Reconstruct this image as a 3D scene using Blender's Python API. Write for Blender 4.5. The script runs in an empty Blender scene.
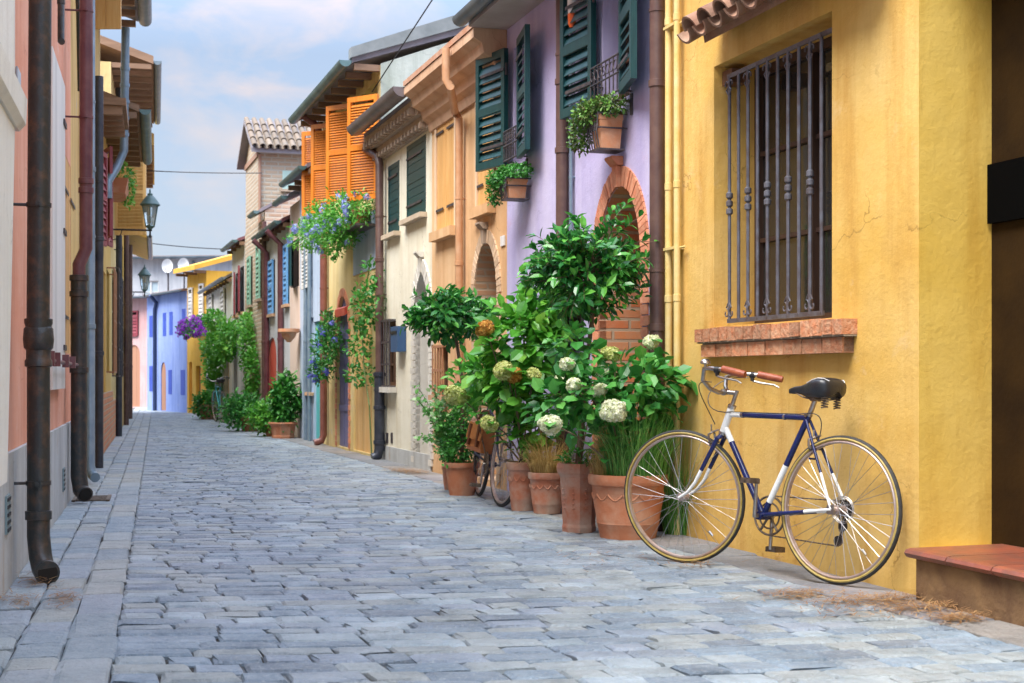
import bpy, math, random
import numpy as np
from mathutils import Vector, Matrix

random.seed(7)
rng = np.random.default_rng(7)
sc = bpy.context.scene
COL = sc.collection
R_ = math.radians

# ------------------------------------------------------------------ camera, sky, sun
FPX = 1422.0      # focal length in pixels of a 1024 wide picture
HZ = 378.0        # row of the horizon
H = 0.94          # camera height
cam_d = bpy.data.cameras.new('camera')
cam = bpy.data.objects.new('camera', cam_d)
COL.objects.link(cam)
cam.location = (0, 0, H)
cam.rotation_euler = (math.pi / 2, 0, 0)
cam_d.sensor_width = 36.0
cam_d.lens = 36.0 * FPX / 1024
cam_d.shift_y = (HZ - 341.5) / 1024
cam_d.clip_start = 0.05
cam_d.clip_end = 2000
cam_d.dof.use_dof = True
cam_d.dof.focus_distance = 7.5
cam_d.dof.aperture_fstop = 7.0
sc.camera = cam

SUN_EL, SUN_AZ = R_(58), R_(-140)     # azimuth measured from +Y towards +X
world = bpy.data.worlds.new('World')
sc.world = world
world.use_nodes = True
wn, wl = world.node_tree.nodes, world.node_tree.links
bg = wn['Background']
sky = wn.new('ShaderNodeTexSky')
sky.sky_type = 'NISHITA'
sky.sun_disc = False
sky.sun_elevation = SUN_EL
sky.sun_rotation = SUN_AZ
sky.air_density = 1.0
sky.dust_density = 1.5
tc = wn.new('ShaderNodeTexCoord')
mp = wn.new('ShaderNodeMapping')
mp.inputs['Scale'].default_value = (1.0, 1.0, 2.2)
nz = wn.new('ShaderNodeTexNoise')
nz.inputs['Scale'].default_value = 10
nz.inputs['Detail'].default_value = 7
nz.inputs['Roughness'].default_value = 0.55
nz.inputs['Distortion'].default_value = 0.4
rp = wn.new('ShaderNodeValToRGB')
rp.color_ramp.elements[0].position = 0.44
rp.color_ramp.elements[0].color = (0, 0, 0, 1)
rp.color_ramp.elements[1].position = 0.70
rp.color_ramp.elements[1].color = (1, 1, 1, 1)
nz2 = wn.new('ShaderNodeTexNoise')
nz2.inputs['Scale'].default_value = 5.5
nz2.inputs['Detail'].default_value = 4
ccol = wn.new('ShaderNodeValToRGB')
ccol.color_ramp.elements[0].position = 0.35
ccol.color_ramp.elements[0].color = (1.75, 2.05, 2.5, 1)
ccol.color_ramp.elements[1].position = 0.62
ccol.color_ramp.elements[1].color = (3.0, 2.5, 2.45, 1)
sat = wn.new('ShaderNodeMix'); sat.data_type = 'RGBA'; sat.blend_type = 'MIX'
sat.inputs['Factor'].default_value = 0.85
sat.inputs['B'].default_value = (1.35, 1.75, 2.45, 1)
mx = wn.new('ShaderNodeMix'); mx.data_type = 'RGBA'
wl.new(tc.outputs['Generated'], mp.inputs['Vector'])
wl.new(mp.outputs['Vector'], nz.inputs['Vector'])
wl.new(mp.outputs['Vector'], nz2.inputs['Vector'])
wl.new(nz.outputs['Fac'], rp.inputs['Fac'])
wl.new(nz2.outputs['Fac'], ccol.inputs['Fac'])
wl.new(sky.outputs['Color'], sat.inputs['A'])
wl.new(rp.outputs['Color'], mx.inputs['Factor'])
wl.new(sat.outputs['Result'], mx.inputs['A'])
wl.new(ccol.outputs['Color'], mx.inputs['B'])
# an overcast sky is about three times as bright overhead as at the horizon
sx = wn.new('ShaderNodeSeparateXYZ'); wl.new(tc.outputs['Generated'], sx.inputs[0])
zr = wn.new('ShaderNodeMapRange'); zr.inputs['From Min'].default_value = 0.22; zr.inputs['From Max'].default_value = 0.9
zr.inputs['To Min'].default_value = 1.0; zr.inputs['To Max'].default_value = 5.6
wl.new(sx.outputs['Z'], zr.inputs['Value'])
vm = wn.new('ShaderNodeVectorMath'); vm.operation = 'SCALE'
hz = wn.new('ShaderNodeMix'); hz.data_type = 'RGBA'
hr = wn.new('ShaderNodeMapRange'); hr.inputs['From Min'].default_value = 0.0; hr.inputs['From Max'].default_value = 0.26
hr.inputs['To Min'].default_value = 0.85; hr.inputs['To Max'].default_value = 0.0
wl.new(sx.outputs['Z'], hr.inputs['Value']); wl.new(hr.outputs[0], hz.inputs['Factor'])
wl.new(mx.outputs['Result'], hz.inputs['A']); hz.inputs['B'].default_value = (2.0, 2.25, 2.5, 1)
wl.new(hz.outputs['Result'], vm.inputs[0]); wl.new(zr.outputs[0], vm.inputs['Scale'])
wl.new(vm.outputs[0], bg.inputs['Color'])
bg.inputs['Strength'].default_value = 0.10

sun_d = bpy.data.lights.new('sun', 'SUN')
sun = bpy.data.objects.new('sun', sun_d)
COL.objects.link(sun)
sun_d.energy = 2.2
sun_d.angle = R_(36)
sun_d.color = (1.0, 0.95, 0.86)
sdir = Vector((math.sin(SUN_AZ) * math.cos(SUN_EL), math.cos(SUN_AZ) * math.cos(SUN_EL), math.sin(SUN_EL)))
sun.rotation_euler = (-sdir).to_track_quat('-Z', 'Y').to_euler()
sun.location = (-20, 0, 40)

vs = sc.view_settings
vs.view_transform = 'Standard'
vs.look = 'None'
vs.exposure = 1.70
vs.gamma = 1.0
vs.use_curve_mapping = False

# ------------------------------------------------------------------ materials
MATS = {}

def _new(name):
    m = bpy.data.materials.new(name)
    m.use_nodes = True
    nt = m.node_tree
    return m, nt.nodes, nt.links, nt.nodes['Principled BSDF']

def _mix(n, l, fac, a, b, mode='MIX'):
    x = n.new('ShaderNodeMix'); x.data_type = 'RGBA'; x.blend_type = mode
    for key, v in (('Factor', fac), ('A', a), ('B', b)):
        if isinstance(v, bpy.types.NodeSocket):
            l.new(v, x.inputs[key])
        elif key == 'Factor':
            x.inputs[key].default_value = v
        else:
            x.inputs[key].default_value = (*v, 1) if len(v) == 3 else v
    return x.outputs['Result']

def _ramp(n, l, src, p0, p1, c0=(0, 0, 0), c1=(1, 1, 1)):
    r = n.new('ShaderNodeValToRGB')
    r.color_ramp.elements[0].position = p0; r.color_ramp.elements[0].color = (*c0, 1)
    r.color_ramp.elements[1].position = p1; r.color_ramp.elements[1].color = (*c1, 1)
    l.new(src, r.inputs['Fac'])
    return r.outputs['Color']

def _noise(n, l, vec, scale, detail=6, rough=0.6, dist=0.0):
    t = n.new('ShaderNodeTexNoise')
    t.inputs['Scale'].default_value = scale
    t.inputs['Detail'].default_value = detail
    t.inputs['Roughness'].default_value = rough
    t.inputs['Distortion'].default_value = dist
    l.new(vec, t.inputs['Vector'])
    return t.outputs['Fac']

def _map(n, l, scale=(1, 1, 1)):
    t = n.new('ShaderNodeTexCoord'); m = n.new('ShaderNodeMapping')
    m.inputs['Scale'].default_value = scale
    l.new(t.outputs['Object'], m.inputs['Vector'])
    return m.outputs['Vector']

def _bump(n, l, bsdf, height, strength, dist=0.01, prev=None):
    b = n.new('ShaderNodeBump')
    b.inputs['Strength'].default_value = strength
    b.inputs['Distance'].default_value = dist
    l.new(height, b.inputs['Height'])
    if prev is not None:
        l.new(prev, b.inputs['Normal'])
    l.new(b.outputs['Normal'], bsdf.inputs['Normal'])
    return b.outputs['Normal']

def mat(name, c1, c2=None, scale=4.0, rough=0.7, metal=0.0, bump=0.15, bscale=40.0, stretch=(1, 1, 1), island=0.0, spec=0.5, p=(0.35, 0.65), bdist=0.01):
    if name in MATS: return MATS[name]
    m, n, l, b = _new(name)
    v = _map(n, l, stretch)
    c = c1
    if c2 is not None:
        f = _ramp(n, l, _noise(n, l, v, scale), p[0], p[1])
        c = _mix(n, l, f, c1, c2)
    if island:
        g = n.new('ShaderNodeNewGeometry')
        h = n.new('ShaderNodeHueSaturation')
        mr = n.new('ShaderNodeMapRange')
        mr.inputs['To Min'].default_value = 1 - island
        mr.inputs['To Max'].default_value = 1 + island
        l.new(g.outputs['Random Per Island'], mr.inputs['Value'])
        l.new(mr.outputs['Result'], h.inputs['Value'])
        if isinstance(c, bpy.types.NodeSocket): l.new(c, h.inputs['Color'])
        else: h.inputs['Color'].default_value = (*c, 1)
        c = h.outputs['Color']
    if isinstance(c, bpy.types.NodeSocket): l.new(c, b.inputs['Base Color'])
    else: b.inputs['Base Color'].default_value = (*c, 1)
    b.inputs['Roughness'].default_value = rough
    b.inputs['Metallic'].default_value = metal
    b.inputs['Specular IOR Level'].default_value = spec
    if bump:
        _bump(n, l, b, _noise(n, l, v, bscale, 5), bump, bdist)
    MATS[name] = m
    return m

def plaster(name, c, light, dark, stain=None, grain=1.0):
    """painted render: broad fading, vertical rain streaks, small chips and a rough hand trowelled surface"""
    if name in MATS: return MATS[name]
    m, n, l, b = _new(name)
    v = _map(n, l)
    vs_ = _map(n, l, (2.2, 2.2, 0.28))
    a = _mix(n, l, _ramp(n, l, _noise(n, l, v, 1.1, 8, 0.62), 0.35, 0.68), c, light)
    a = _mix(n, l, _ramp(n, l, _noise(n, l, vs_, 2.0, 7, 0.65), 0.46, 0.74), a, dark)
    a = _mix(n, l, _ramp(n, l, _noise(n, l, v, 7.0, 6, 0.7), 0.60, 0.74, (0, 0, 0), (0.55, 0.55, 0.55)), a, light)
    if stain:
        a = _mix(n, l, _ramp(n, l, _noise(n, l, v, 2.6, 9, 0.72, 0.5), 0.60, 0.68, (0, 0, 0), (0.7, 0.7, 0.7)), a, stain)
    sp = _ramp(n, l, _noise(n, l, v, 26.0, 4, 0.7), 0.64, 0.70, (0, 0, 0), (0.35, 0.35, 0.35))
    a = _mix(n, l, sp, a, dark)
    # sparse hairline cracks
    vo = n.new('ShaderNodeTexVoronoi'); vo.feature = 'DISTANCE_TO_EDGE'; vo.inputs['Scale'].default_value = 1.3
    wv = n.new('ShaderNodeVectorMath'); wv.operation = 'ADD'
    nv = n.new('ShaderNodeTexNoise'); nv.inputs['Scale'].default_value = 5.0; nv.inputs['Detail'].default_value = 6
    l.new(v, nv.inputs['Vector'])
    sv = n.new('ShaderNodeVectorMath'); sv.operation = 'SCALE'; sv.inputs['Scale'].default_value = 0.35
    l.new(nv.outputs['Color'], sv.inputs[0]); l.new(v, wv.inputs[0]); l.new(sv.outputs[0], wv.inputs[1])
    l.new(wv.outputs[0], vo.inputs['Vector'])
    ck = _ramp(n, l, vo.outputs['Distance'], 0.0, 0.006, (1, 1, 1), (0, 0, 0))
    ck = _mix(n, l, 1.0, ck, _ramp(n, l, _noise(n, l, v, 1.7, 3), .50, .60, (0, 0, 0), (.65, .65, .65)), 'MULTIPLY')
    a = _mix(n, l, ck, a, tuple(x * .45 for x in dark))
    l.new(a, b.inputs['Base Color'])
    b.inputs['Roughness'].default_value = 0.88
    b.inputs['Specular IOR Level'].default_value = 0.25
    p1 = _bump(n, l, b, _noise(n, l, v, 5.0, 3, 0.5), 0.26 * grain, 0.03)
    p2 = _bump(n, l, b, _noise(n, l, v, 38.0, 6, 0.7), 0.55 * grain, 0.006, p1)
    MATS[name] = m
    return m

def brickmat(name, c1, c2, mortar, bw=0.24, bh=0.065, rough=0.85, ms=0.012):
    if name in MATS: return MATS[name]
    m, n, l, b = _new(name)
    t = n.new('ShaderNodeTexCoord')
    s = n.new('ShaderNodeSeparateXYZ'); l.new(t.outputs['Object'], s.inputs[0])
    ad = n.new('ShaderNodeMath'); ad.operation = 'ADD'
    l.new(s.outputs['X'], ad.inputs[0]); l.new(s.outputs['Y'], ad.inputs[1])
    cb = n.new('ShaderNodeCombineXYZ')
    l.new(ad.outputs[0], cb.inputs['X']); l.new(s.outputs['Z'], cb.inputs['Y'])
    bt = n.new('ShaderNodeTexBrick')
    l.new(cb.outputs[0], bt.inputs['Vector'])
    bt.inputs['Scale'].default_value = 1.0
    bt.inputs['Brick Width'].default_value = bw
    bt.inputs['Row Height'].default_value = bh
    bt.inputs['Mortar Size'].default_value = ms
    bt.inputs['Mortar Smooth'].default_value = 0.3
    bt.inputs['Color1'].default_value = (*c1, 1)
    bt.inputs['Color2'].default_value = (*c2, 1)
    bt.inputs['Mortar'].default_value = (*mortar, 1)
    v = t.outputs['Object']
    a = _mix(n, l, _ramp(n, l, _noise(n, l, v, 9.0, 7, 0.7), 0.4, 0.75, (0, 0, 0), (0.6, 0.6, 0.6)), bt.outputs['Color'], mortar)
    l.new(a, b.inputs['Base Color'])
    b.inputs['Roughness'].default_value = rough
    inv = n.new('ShaderNodeMath'); inv.operation = 'SUBTRACT'; inv.inputs[0].default_value = 1.0
    l.new(bt.outputs['Fac'], inv.inputs[1])
    p1 = _bump(n, l, b, inv.outputs[0], 0.8, 0.012)
    _bump(n, l, b, _noise(n, l, v, 45, 5), 0.4, 0.005, p1)
    MATS[name] = m
    return m

def leafmat(name, dark, mid, light, rough=0.38, trans=0.25):
    if name in MATS: return MATS[name]
    m, n, l, b = _new(name)
    g = n.new('ShaderNodeNewGeometry')
    r = n.new('ShaderNodeValToRGB')
    cr = r.color_ramp
    cr.elements[0].position = 0.0; cr.elements[0].color = (*dark, 1)
    cr.elements[1].position = 1.0; cr.elements[1].color = (*light, 1)
    e = cr.elements.new(0.6); e.color = (*mid, 1)
    l.new(g.outputs['Random Per Island'], r.inputs['Fac'])
    v = _map(n, l)
    col = _mix(n, l, _ramp(n, l, _noise(n, l, v, 14, 3), 0.35, 0.7, (0, 0, 0), (0.5, 0.5, 0.5)), r.outputs['Color'], mid)
    l.new(col, b.inputs['Base Color'])
    b.inputs['Roughness'].default_value = rough
    tr = n.new('ShaderNodeBsdfTranslucent')
    l.new(col, tr.inputs['Color'])
    ms = n.new('ShaderNodeMixShader')
    ms.inputs['Fac'].default_value = trans
    l.new(b.outputs['BSDF'], ms.inputs[1]); l.new(tr.outputs['BSDF'], ms.inputs[2])
    l.new(ms.outputs[0], n['Material Output'].inputs['Surface'])
    MATS[name] = m
    return m

def woodmat(name, c1, c2, rough=0.6, stretch=(14, 14, 1.0)):
    if name in MATS: return MATS[name]
    m, n, l, b = _new(name)
    v = _map(n, l, stretch)
    a = _mix(n, l, _ramp(n, l, _noise(n, l, v, 2.2, 8, 0.65, 0.6), 0.35, 0.68), c1, c2)
    g = n.new('ShaderNodeNewGeometry')
    h = n.new('ShaderNodeHueSaturation')
    mr = n.new('ShaderNodeMapRange'); mr.inputs['To Min'].default_value = 0.86; mr.inputs['To Max'].default_value = 1.12
    l.new(g.outputs['Random Per Island'], mr.inputs['Value']); l.new(mr.outputs[0], h.inputs['Value'])
    l.new(a, h.inputs['Color']); l.new(h.outputs['Color'], b.inputs['Base Color'])
    b.inputs['Roughness'].default_value = rough
    _bump(n, l, b, _noise(n, l, v, 5, 5), 0.25, 0.004)
    MATS[name] = m
    return m

# walls
YEL = plaster('yellow_plaster', (0.63, 0.375, 0.078), (0.70, 0.48, 0.17), (0.50, 0.26, 0.05), (0.66, 0.45, 0.19), 1.1)
YELJ = plaster('lemon_plaster', (0.64, 0.40, 0.062), (0.70, 0.48, 0.12), (0.52, 0.29, 0.04), None, 1.0)
LAV = plaster('lavender_plaster', (0.46, 0.41, 0.63), (0.55, 0.51, 0.69), (0.38, 0.34, 0.57), (0.50, 0.36, 0.52))
PEA = plaster('peach_plaster', (0.62, 0.36, 0.17), (0.68, 0.46, 0.26), (0.50, 0.27, 0.12), (0.62, 0.42, 0.28))
CRE = plaster('cream_plaster', (0.70, 0.65, 0.50), (0.76, 0.72, 0.60), (0.58, 0.51, 0.36), (0.55, 0.47, 0.33))
SAL = plaster('salmon_plaster', (0.72, 0.31, 0.19), (0.76, 0.42, 0.30), (0.62, 0.24, 0.14), (0.74, 0.47, 0.36))
GREYP = plaster('grey_cement', (0.42, 0.43, 0.42), (0.52, 0.53, 0.51), (0.31, 0.30, 0.28), (0.42, 0.33, 0.25))
PILP = plaster('ivory_plaster', (0.68, 0.66, 0.57), (0.74, 0.72, 0.65), (0.55, 0.52, 0.44))
OCH = plaster('ochre_plaster', (0.64, 0.43, 0.15), (0.62, 0.45, 0.20), (0.40, 0.23, 0.08), (0.42, 0.40, 0.34))
STY = plaster('straw_plaster', (0.66, 0.50, 0.20), (0.70, 0.57, 0.30), (0.50, 0.35, 0.14), (0.45, 0.44, 0.42))
BLG = plaster('bluegrey_plaster', (0.38, 0.47, 0.60), (0.48, 0.56, 0.68), (0.28, 0.36, 0.48), (0.50, 0.52, 0.55))
GRW = plaster('greywhite_plaster', (0.50, 0.53, 0.55), (0.62, 0.63, 0.62), (0.37, 0.40, 0.42))
PNK = plaster('pink_plaster', (0.58, 0.33, 0.32), (0.64, 0.42, 0.40), (0.47, 0.25, 0.24))
WHT = plaster('white_plaster', (0.62, 0.60, 0.56), (0.70, 0.68, 0.65), (0.48, 0.47, 0.43))
BLU = plaster('blue_plaster', (0.22, 0.30, 0.60), (0.30, 0.38, 0.65), (0.17, 0.24, 0.50), (0.34, 0.38, 0.56))
FYE = plaster('egg_yellow_plaster', (0.72, 0.40, 0.04), (0.74, 0.46, 0.10), (0.60, 0.30, 0.03))
GGR = plaster('sage_stucco', (0.34, 0.38, 0.32), (0.44, 0.47, 0.42), (0.24, 0.27, 0.22))
LBR = plaster('mortar_washed_wall', (0.36, 0.34, 0.31), (0.44, 0.42, 0.38), (0.26, 0.22, 0.18))
BRK = brickmat('old_brick', (0.38, 0.25, 0.16), (0.50, 0.38, 0.27), (0.46, 0.42, 0.34), .26, .08, ms=.018)
BRR = brickmat('red_brick', (0.58, 0.145, 0.05), (0.64, 0.26, 0.10), (0.46, 0.33, 0.22), 0.25, 0.075)
BRO = brickmat('orange_brick', (0.52, 0.25, 0.12), (0.58, 0.33, 0.17), (0.50, 0.38, 0.26), 0.22, 0.06)
VOU = mat('voussoir_brick', (0.56, 0.19, 0.095), (0.62, 0.29, 0.17), 18, 0.85, bump=0.5, bscale=50, island=0.25)
VOP = mat('pale_voussoir_brick', (0.52, 0.34, 0.20), (0.58, 0.42, 0.28), 18, 0.85, bump=0.5, bscale=50, island=0.2)
SILB = mat('sill_brick', (0.48, 0.17, 0.07), (0.50, 0.28, 0.16), 22, 0.88, bump=0.7, bscale=40, island=0.28, bdist=0.02)
MORT = mat('lime_mortar', (0.36, 0.30, 0.22), (0.28, 0.22, 0.15), 20, 0.95, bump=0.6)
TILE = mat('roof_tile', (0.26, 0.13, 0.085), (0.30, 0.20, 0.14), 8, 0.85, bump=0.5, bscale=30, island=0.3)
TILP = mat('pale_roof_tile', (0.20, 0.145, 0.10), (0.16, 0.135, 0.11), 8, 0.85, bump=0.5, bscale=30, island=0.25)
SLATE = mat('roof_sheet', (0.17, 0.16, 0.18), (0.25, 0.23, 0.25), 3, 0.7, bump=0.2)
TERR = mat('terracotta', (0.46, 0.165, 0.075), (0.52, 0.29, 0.18), 7, 0.82, bump=0.35, bscale=35, p=(0.42, 0.72))
TERR2 = mat('weathered_terracotta', (0.42, 0.15, 0.08), (0.46, 0.33, 0.25), 6, 0.88, bump=0.5, bscale=30, p=(0.38, 0.66))
TERO = mat('orange_terracotta', (0.62, 0.25, 0.11), (0.58, 0.33, 0.20), 9, 0.8, bump=0.3)
STEPT = mat('step_tile', (0.30, 0.080, 0.042), (0.16, 0.07, 0.05), 9, 0.42, bump=0.45, bscale=22, island=0.22, p=(.40, .70))
SOIL = mat('soil', (0.05, 0.035, 0.02), (0.09, 0.06, 0.035), 30, 0.95, bump=0.9)
# metals and paint
PIPB = mat('brown_pipe_paint', (0.085, 0.045, 0.042), (0.13, 0.075, 0.06), 9, 0.4, bump=0.12, spec=0.5)
PIPG = mat('iron_grey_pipe', (0.038, 0.042, 0.042), (0.115, 0.072, 0.050), 14, 0.40, 0.3, bump=0.5, bscale=25, p=(.48, .72))
PIPP = mat('plum_pipe_paint', (0.11, 0.035, 0.045), (0.17, 0.07, 0.07), 9, 0.38, bump=0.1)
PIPK = mat('black_pipe', (0.025, 0.03, 0.045), (0.05, 0.055, 0.07), 9, 0.4, 0.2, bump=0.2)
PIPS = mat('steel_blue_pipe', (0.16, 0.23, 0.30), (0.24, 0.31, 0.37), 7, 0.4, 0.3, bump=0.1)
PIPY = mat('cream_pipe_paint', (0.66, 0.47, 0.15), (0.70, 0.55, 0.26), 8, 0.5, bump=0.15)
PIPC = mat('copper_peach_pipe', (0.50, 0.25, 0.12), (0.56, 0.33, 0.19), 8, 0.5, bump=0.1)
GUT = mat('slate_blue_gutter', (0.12, 0.16, 0.19), (0.20, 0.25, 0.28), 4, 0.45, 0.3, bump=0.1)
GUTB = mat('brown_grey_gutter', (0.12, 0.10, 0.105), (0.19, 0.165, 0.17), 4, 0.45, 0.2, bump=0.1)
GUTT = mat('verdigris_gutter', (0.07, 0.14, 0.15), (0.14, 0.22, 0.22), 4, 0.45, 0.2, bump=0.1)
IRON = mat('wrought_iron', (0.055, 0.052, 0.062), (0.12, 0.10, 0.10), 18, 0.5, 0.5, bump=0.25)
IRONG = mat('grey_iron_bar', (0.15, 0.155, 0.185), (0.10, 0.085, 0.09), 16, 0.45, 0.35, bump=0.25)
BLACK = mat('black_paint', (0.015, 0.016, 0.018), rough=0.45, bump=0)
VOID = mat('painted_hollow_shade', (0.012, 0.009, 0.006), rough=0.9, bump=0)  # near black for discs that paint in the shade inside pipe ends
GREEN = mat('bottle_green_paint', (0.003, 0.036, 0.042), (0.008, 0.056, 0.058), 6, 0.42, bump=0.12, stretch=(8, 8, 1))
GREENP = mat('pale_green_paint', (0.20, 0.42, 0.30), (0.28, 0.50, 0.38), 6, 0.55, bump=0.1)
BLUEP = mat('sky_blue_paint', (0.10, 0.30, 0.60), (0.16, 0.38, 0.66), 6, 0.5, bump=0.1)
NAVYP = mat('faded_violet_paint', (0.10, 0.10, 0.22), (0.16, 0.16, 0.30), 6, 0.55, bump=0.2, stretch=(10, 10, 1))
TEAL = mat('turquoise_paint', (0.06, 0.38, 0.38), (0.12, 0.46, 0.46), 6, 0.5, bump=0.15, stretch=(8, 8, 1))
STEELP = mat('steel_blue_paint', (0.15, 0.28, 0.42), (0.22, 0.36, 0.50), 6, 0.5, bump=0.15, stretch=(8, 8, 1))
REDP = mat('red_paint', (0.55, 0.06, 0.035), (0.60, 0.12, 0.08), 6, 0.5, bump=0.1)
MARP = mat('maroon_paint', (0.22, 0.028, 0.045), (0.30, 0.06, 0.07), 6, 0.5, bump=0.12, stretch=(8, 8, 1))
IRISP = mat('iris_blue_paint', (0.025, 0.06, 0.38), (0.04, 0.09, 0.45), 5, 0.5, bump=0.1)
WHITEP = mat('white_paint', (0.74, 0.73, 0.70), (0.62, 0.60, 0.57), 6, 0.5, bump=0.1, stretch=(6, 6, 1))
IVORYP = woodmat('ivory_board', (0.60, 0.57, 0.52), (0.68, 0.65, 0.60))
ORW = woodmat('orange_varnish_wood', (0.58, 0.155, 0.012), (0.66, 0.22, 0.022), 0.42)
OAK = woodmat('honey_oak', (0.58, 0.29, 0.085), (0.70, 0.42, 0.16), 0.5)
PINE = woodmat('pine_board', (0.60, 0.34, 0.11), (0.68, 0.46, 0.20), 0.55)
DARKW = woodmat('dark_brown_wood', (0.10, 0.045, 0.025), (0.17, 0.085, 0.045), 0.6)
EAVEW = woodmat('eave_wood', (0.20, 0.115, 0.065), (0.30, 0.18, 0.11), 0.75, (6, 1, 6))
TRIM = plaster('cornice_plaster', (0.52, 0.31, 0.18), (0.60, 0.40, 0.26), (0.40, 0.23, 0.13))
TRIMC = plaster('corbel_stone', (0.38, 0.28, 0.20), (0.48, 0.38, 0.29), (0.27, 0.19, 0.13))
TRIMW = plaster('pale_surround', (0.60, 0.57, 0.50), (0.68, 0.65, 0.58), (0.48, 0.44, 0.37))
m_, n_, l_, b_ = _new('window_glass')
b_.inputs['Base Color'].default_value = (0.03, 0.028, 0.026, 1); b_.inputs['Roughness'].default_value = 0.08  # dark base colour stands in for the unlit rooms behind the panes
b_.inputs['Specular IOR Level'].default_value = 0.7
_bump(n_, l_, b_, _noise(n_, l_, _map(n_, l_), 3.0, 2), 0.1, 0.02)
GLASS = m_
m_, n_, l_, b_ = _new('lamp_glass')
b_.inputs['Base Color'].default_value = (0.75, 0.85, 0.85, 1); b_.inputs['Roughness'].default_value = 0.1
b_.inputs['Transmission Weight'].default_value = 0.75
LGLASS = m_
BRIGHTWIN = mat('pale_pane', (0.45, 0.55, 0.58), (0.35, 0.45, 0.50), 2, 0.15, bump=0)
# plants
LAUREL = leafmat('laurel_leaf', (0.015, 0.095, 0.032), (0.045, 0.25, 0.042), (0.19, 0.56, 0.085), 0.27, 0.25)
HYD = leafmat('hydrangea_leaf', (0.045, 0.22, 0.028), (0.11, 0.40, 0.040), (0.30, 0.62, 0.085), 0.40, 0.32)
HYD2 = leafmat('deep_hydrangea_leaf', (0.025, 0.15, 0.034), (0.060, 0.29, 0.048), (0.18, 0.50, 0.09), 0.40, 0.28)
LIME = leafmat('lime_leaf', (0.045, 0.22, 0.025), (0.10, 0.38, 0.04), (0.28, 0.56, 0.10), 0.45, 0.35)
VARI = leafmat('variegated_leaf', (0.07, 0.28, 0.05), (0.18, 0.48, 0.10), (0.66, 0.76, 0.48), 0.45, 0.3)
BUSH = leafmat('bush_leaf', (0.018, 0.12, 0.018), (0.045, 0.24, 0.030), (0.12, 0.42, 0.05), 0.45, 0.28)
GRASS = leafmat('green_blade', (0.05, 0.19, 0.035), (0.12, 0.36, 0.06), (0.34, 0.56, 0.15), 0.5, 0.3)
STRAW = leafmat('straw_blade', (0.32, 0.20, 0.06), (0.55, 0.38, 0.12), (0.70, 0.56, 0.24), 0.6, 0.25)
HEATH = leafmat('heather_leaf', (0.12, 0.06, 0.03), (0.07, 0.20, 0.03), (0.20, 0.38, 0.06), 0.5, 0.2)
BARK = mat('bark', (0.12, 0.075, 0.045), (0.19, 0.13, 0.085), 25, 0.9, bump=0.7, bscale=60)
STEMG = mat('green_stem', (0.10, 0.20, 0.05), (0.16, 0.15, 0.06), 20, 0.7, bump=0.1)
FWHITE = leafmat('white_petal', (0.60, 0.68, 0.34), (0.84, 0.86, 0.62), (0.92, 0.92, 0.82), 0.6, 0.3)
FLIME = leafmat('lime_petal', (0.42, 0.50, 0.10), (0.62, 0.66, 0.22), (0.75, 0.74, 0.38), 0.6, 0.3)
FORNG = leafmat('rust_petal', (0.42, 0.15, 0.025), (0.68, 0.34, 0.05), (0.72, 0.50, 0.12), 0.6, 0.25)
FBLUE = leafmat('plumbago_petal', (0.20, 0.25, 0.62), (0.32, 0.38, 0.74), (0.50, 0.55, 0.82), 0.6, 0.3)
FPURP = leafmat('purple_petal', (0.22, 0.02, 0.42), (0.35, 0.05, 0.60), (0.52, 0.16, 0.70), 0.6, 0.3)
# bicycle
TYRE = mat('tyre_rubber', (0.018, 0.018, 0.018), (0.035, 0.033, 0.03), 30, 0.7, bump=0.3)
GUM = mat('gum_sidewall', (0.36, 0.25, 0.05), (0.44, 0.33, 0.10), 30, 0.6, bump=0.1)
CHROME = mat('aged_chrome', (0.50, 0.48, 0.46), (0.34, 0.30, 0.27), 25, 0.32, 1.0, bump=0.1)
RIM = mat('worn_alloy_rim', (0.55, 0.46, 0.42), (0.46, 0.34, 0.30), 20, 0.35, 0.7, bump=0.1)
DIRTY = mat('dirty_steel', (0.10, 0.075, 0.055), (0.22, 0.17, 0.13), 30, 0.5, 0.7, bump=0.4)
BIKEB = mat('royal_blue_enamel', (0.004, 0.010, 0.060), (0.007, 0.016, 0.095), 8, 0.22, bump=0.03, spec=0.6)
BIKEW = mat('white_enamel', (0.76, 0.77, 0.74), (0.62, 0.60, 0.55), 22, 0.28, bump=0.03, p=(0.5, 0.8))
BIKED = mat('dark_violet_enamel', (0.05, 0.05, 0.10), (0.08, 0.08, 0.14), 8, 0.3, bump=0.05)
BIKET = mat('turquoise_enamel', (0.05, 0.36, 0.40), rough=0.3, bump=0)
LEATH = mat('tan_leather', (0.40, 0.125, 0.035), (0.50, 0.19, 0.06), 12, 0.5, bump=0.3, bscale=60)
GRIP = mat('brown_leather_grip', (0.26, 0.055, 0.02), (0.34, 0.09, 0.035), 25, 0.45, bump=0.3, bscale=90)
SADM = mat('black_vinyl', (0.018, 0.019, 0.022), rough=0.32, bump=0.15, bscale=90)

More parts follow.
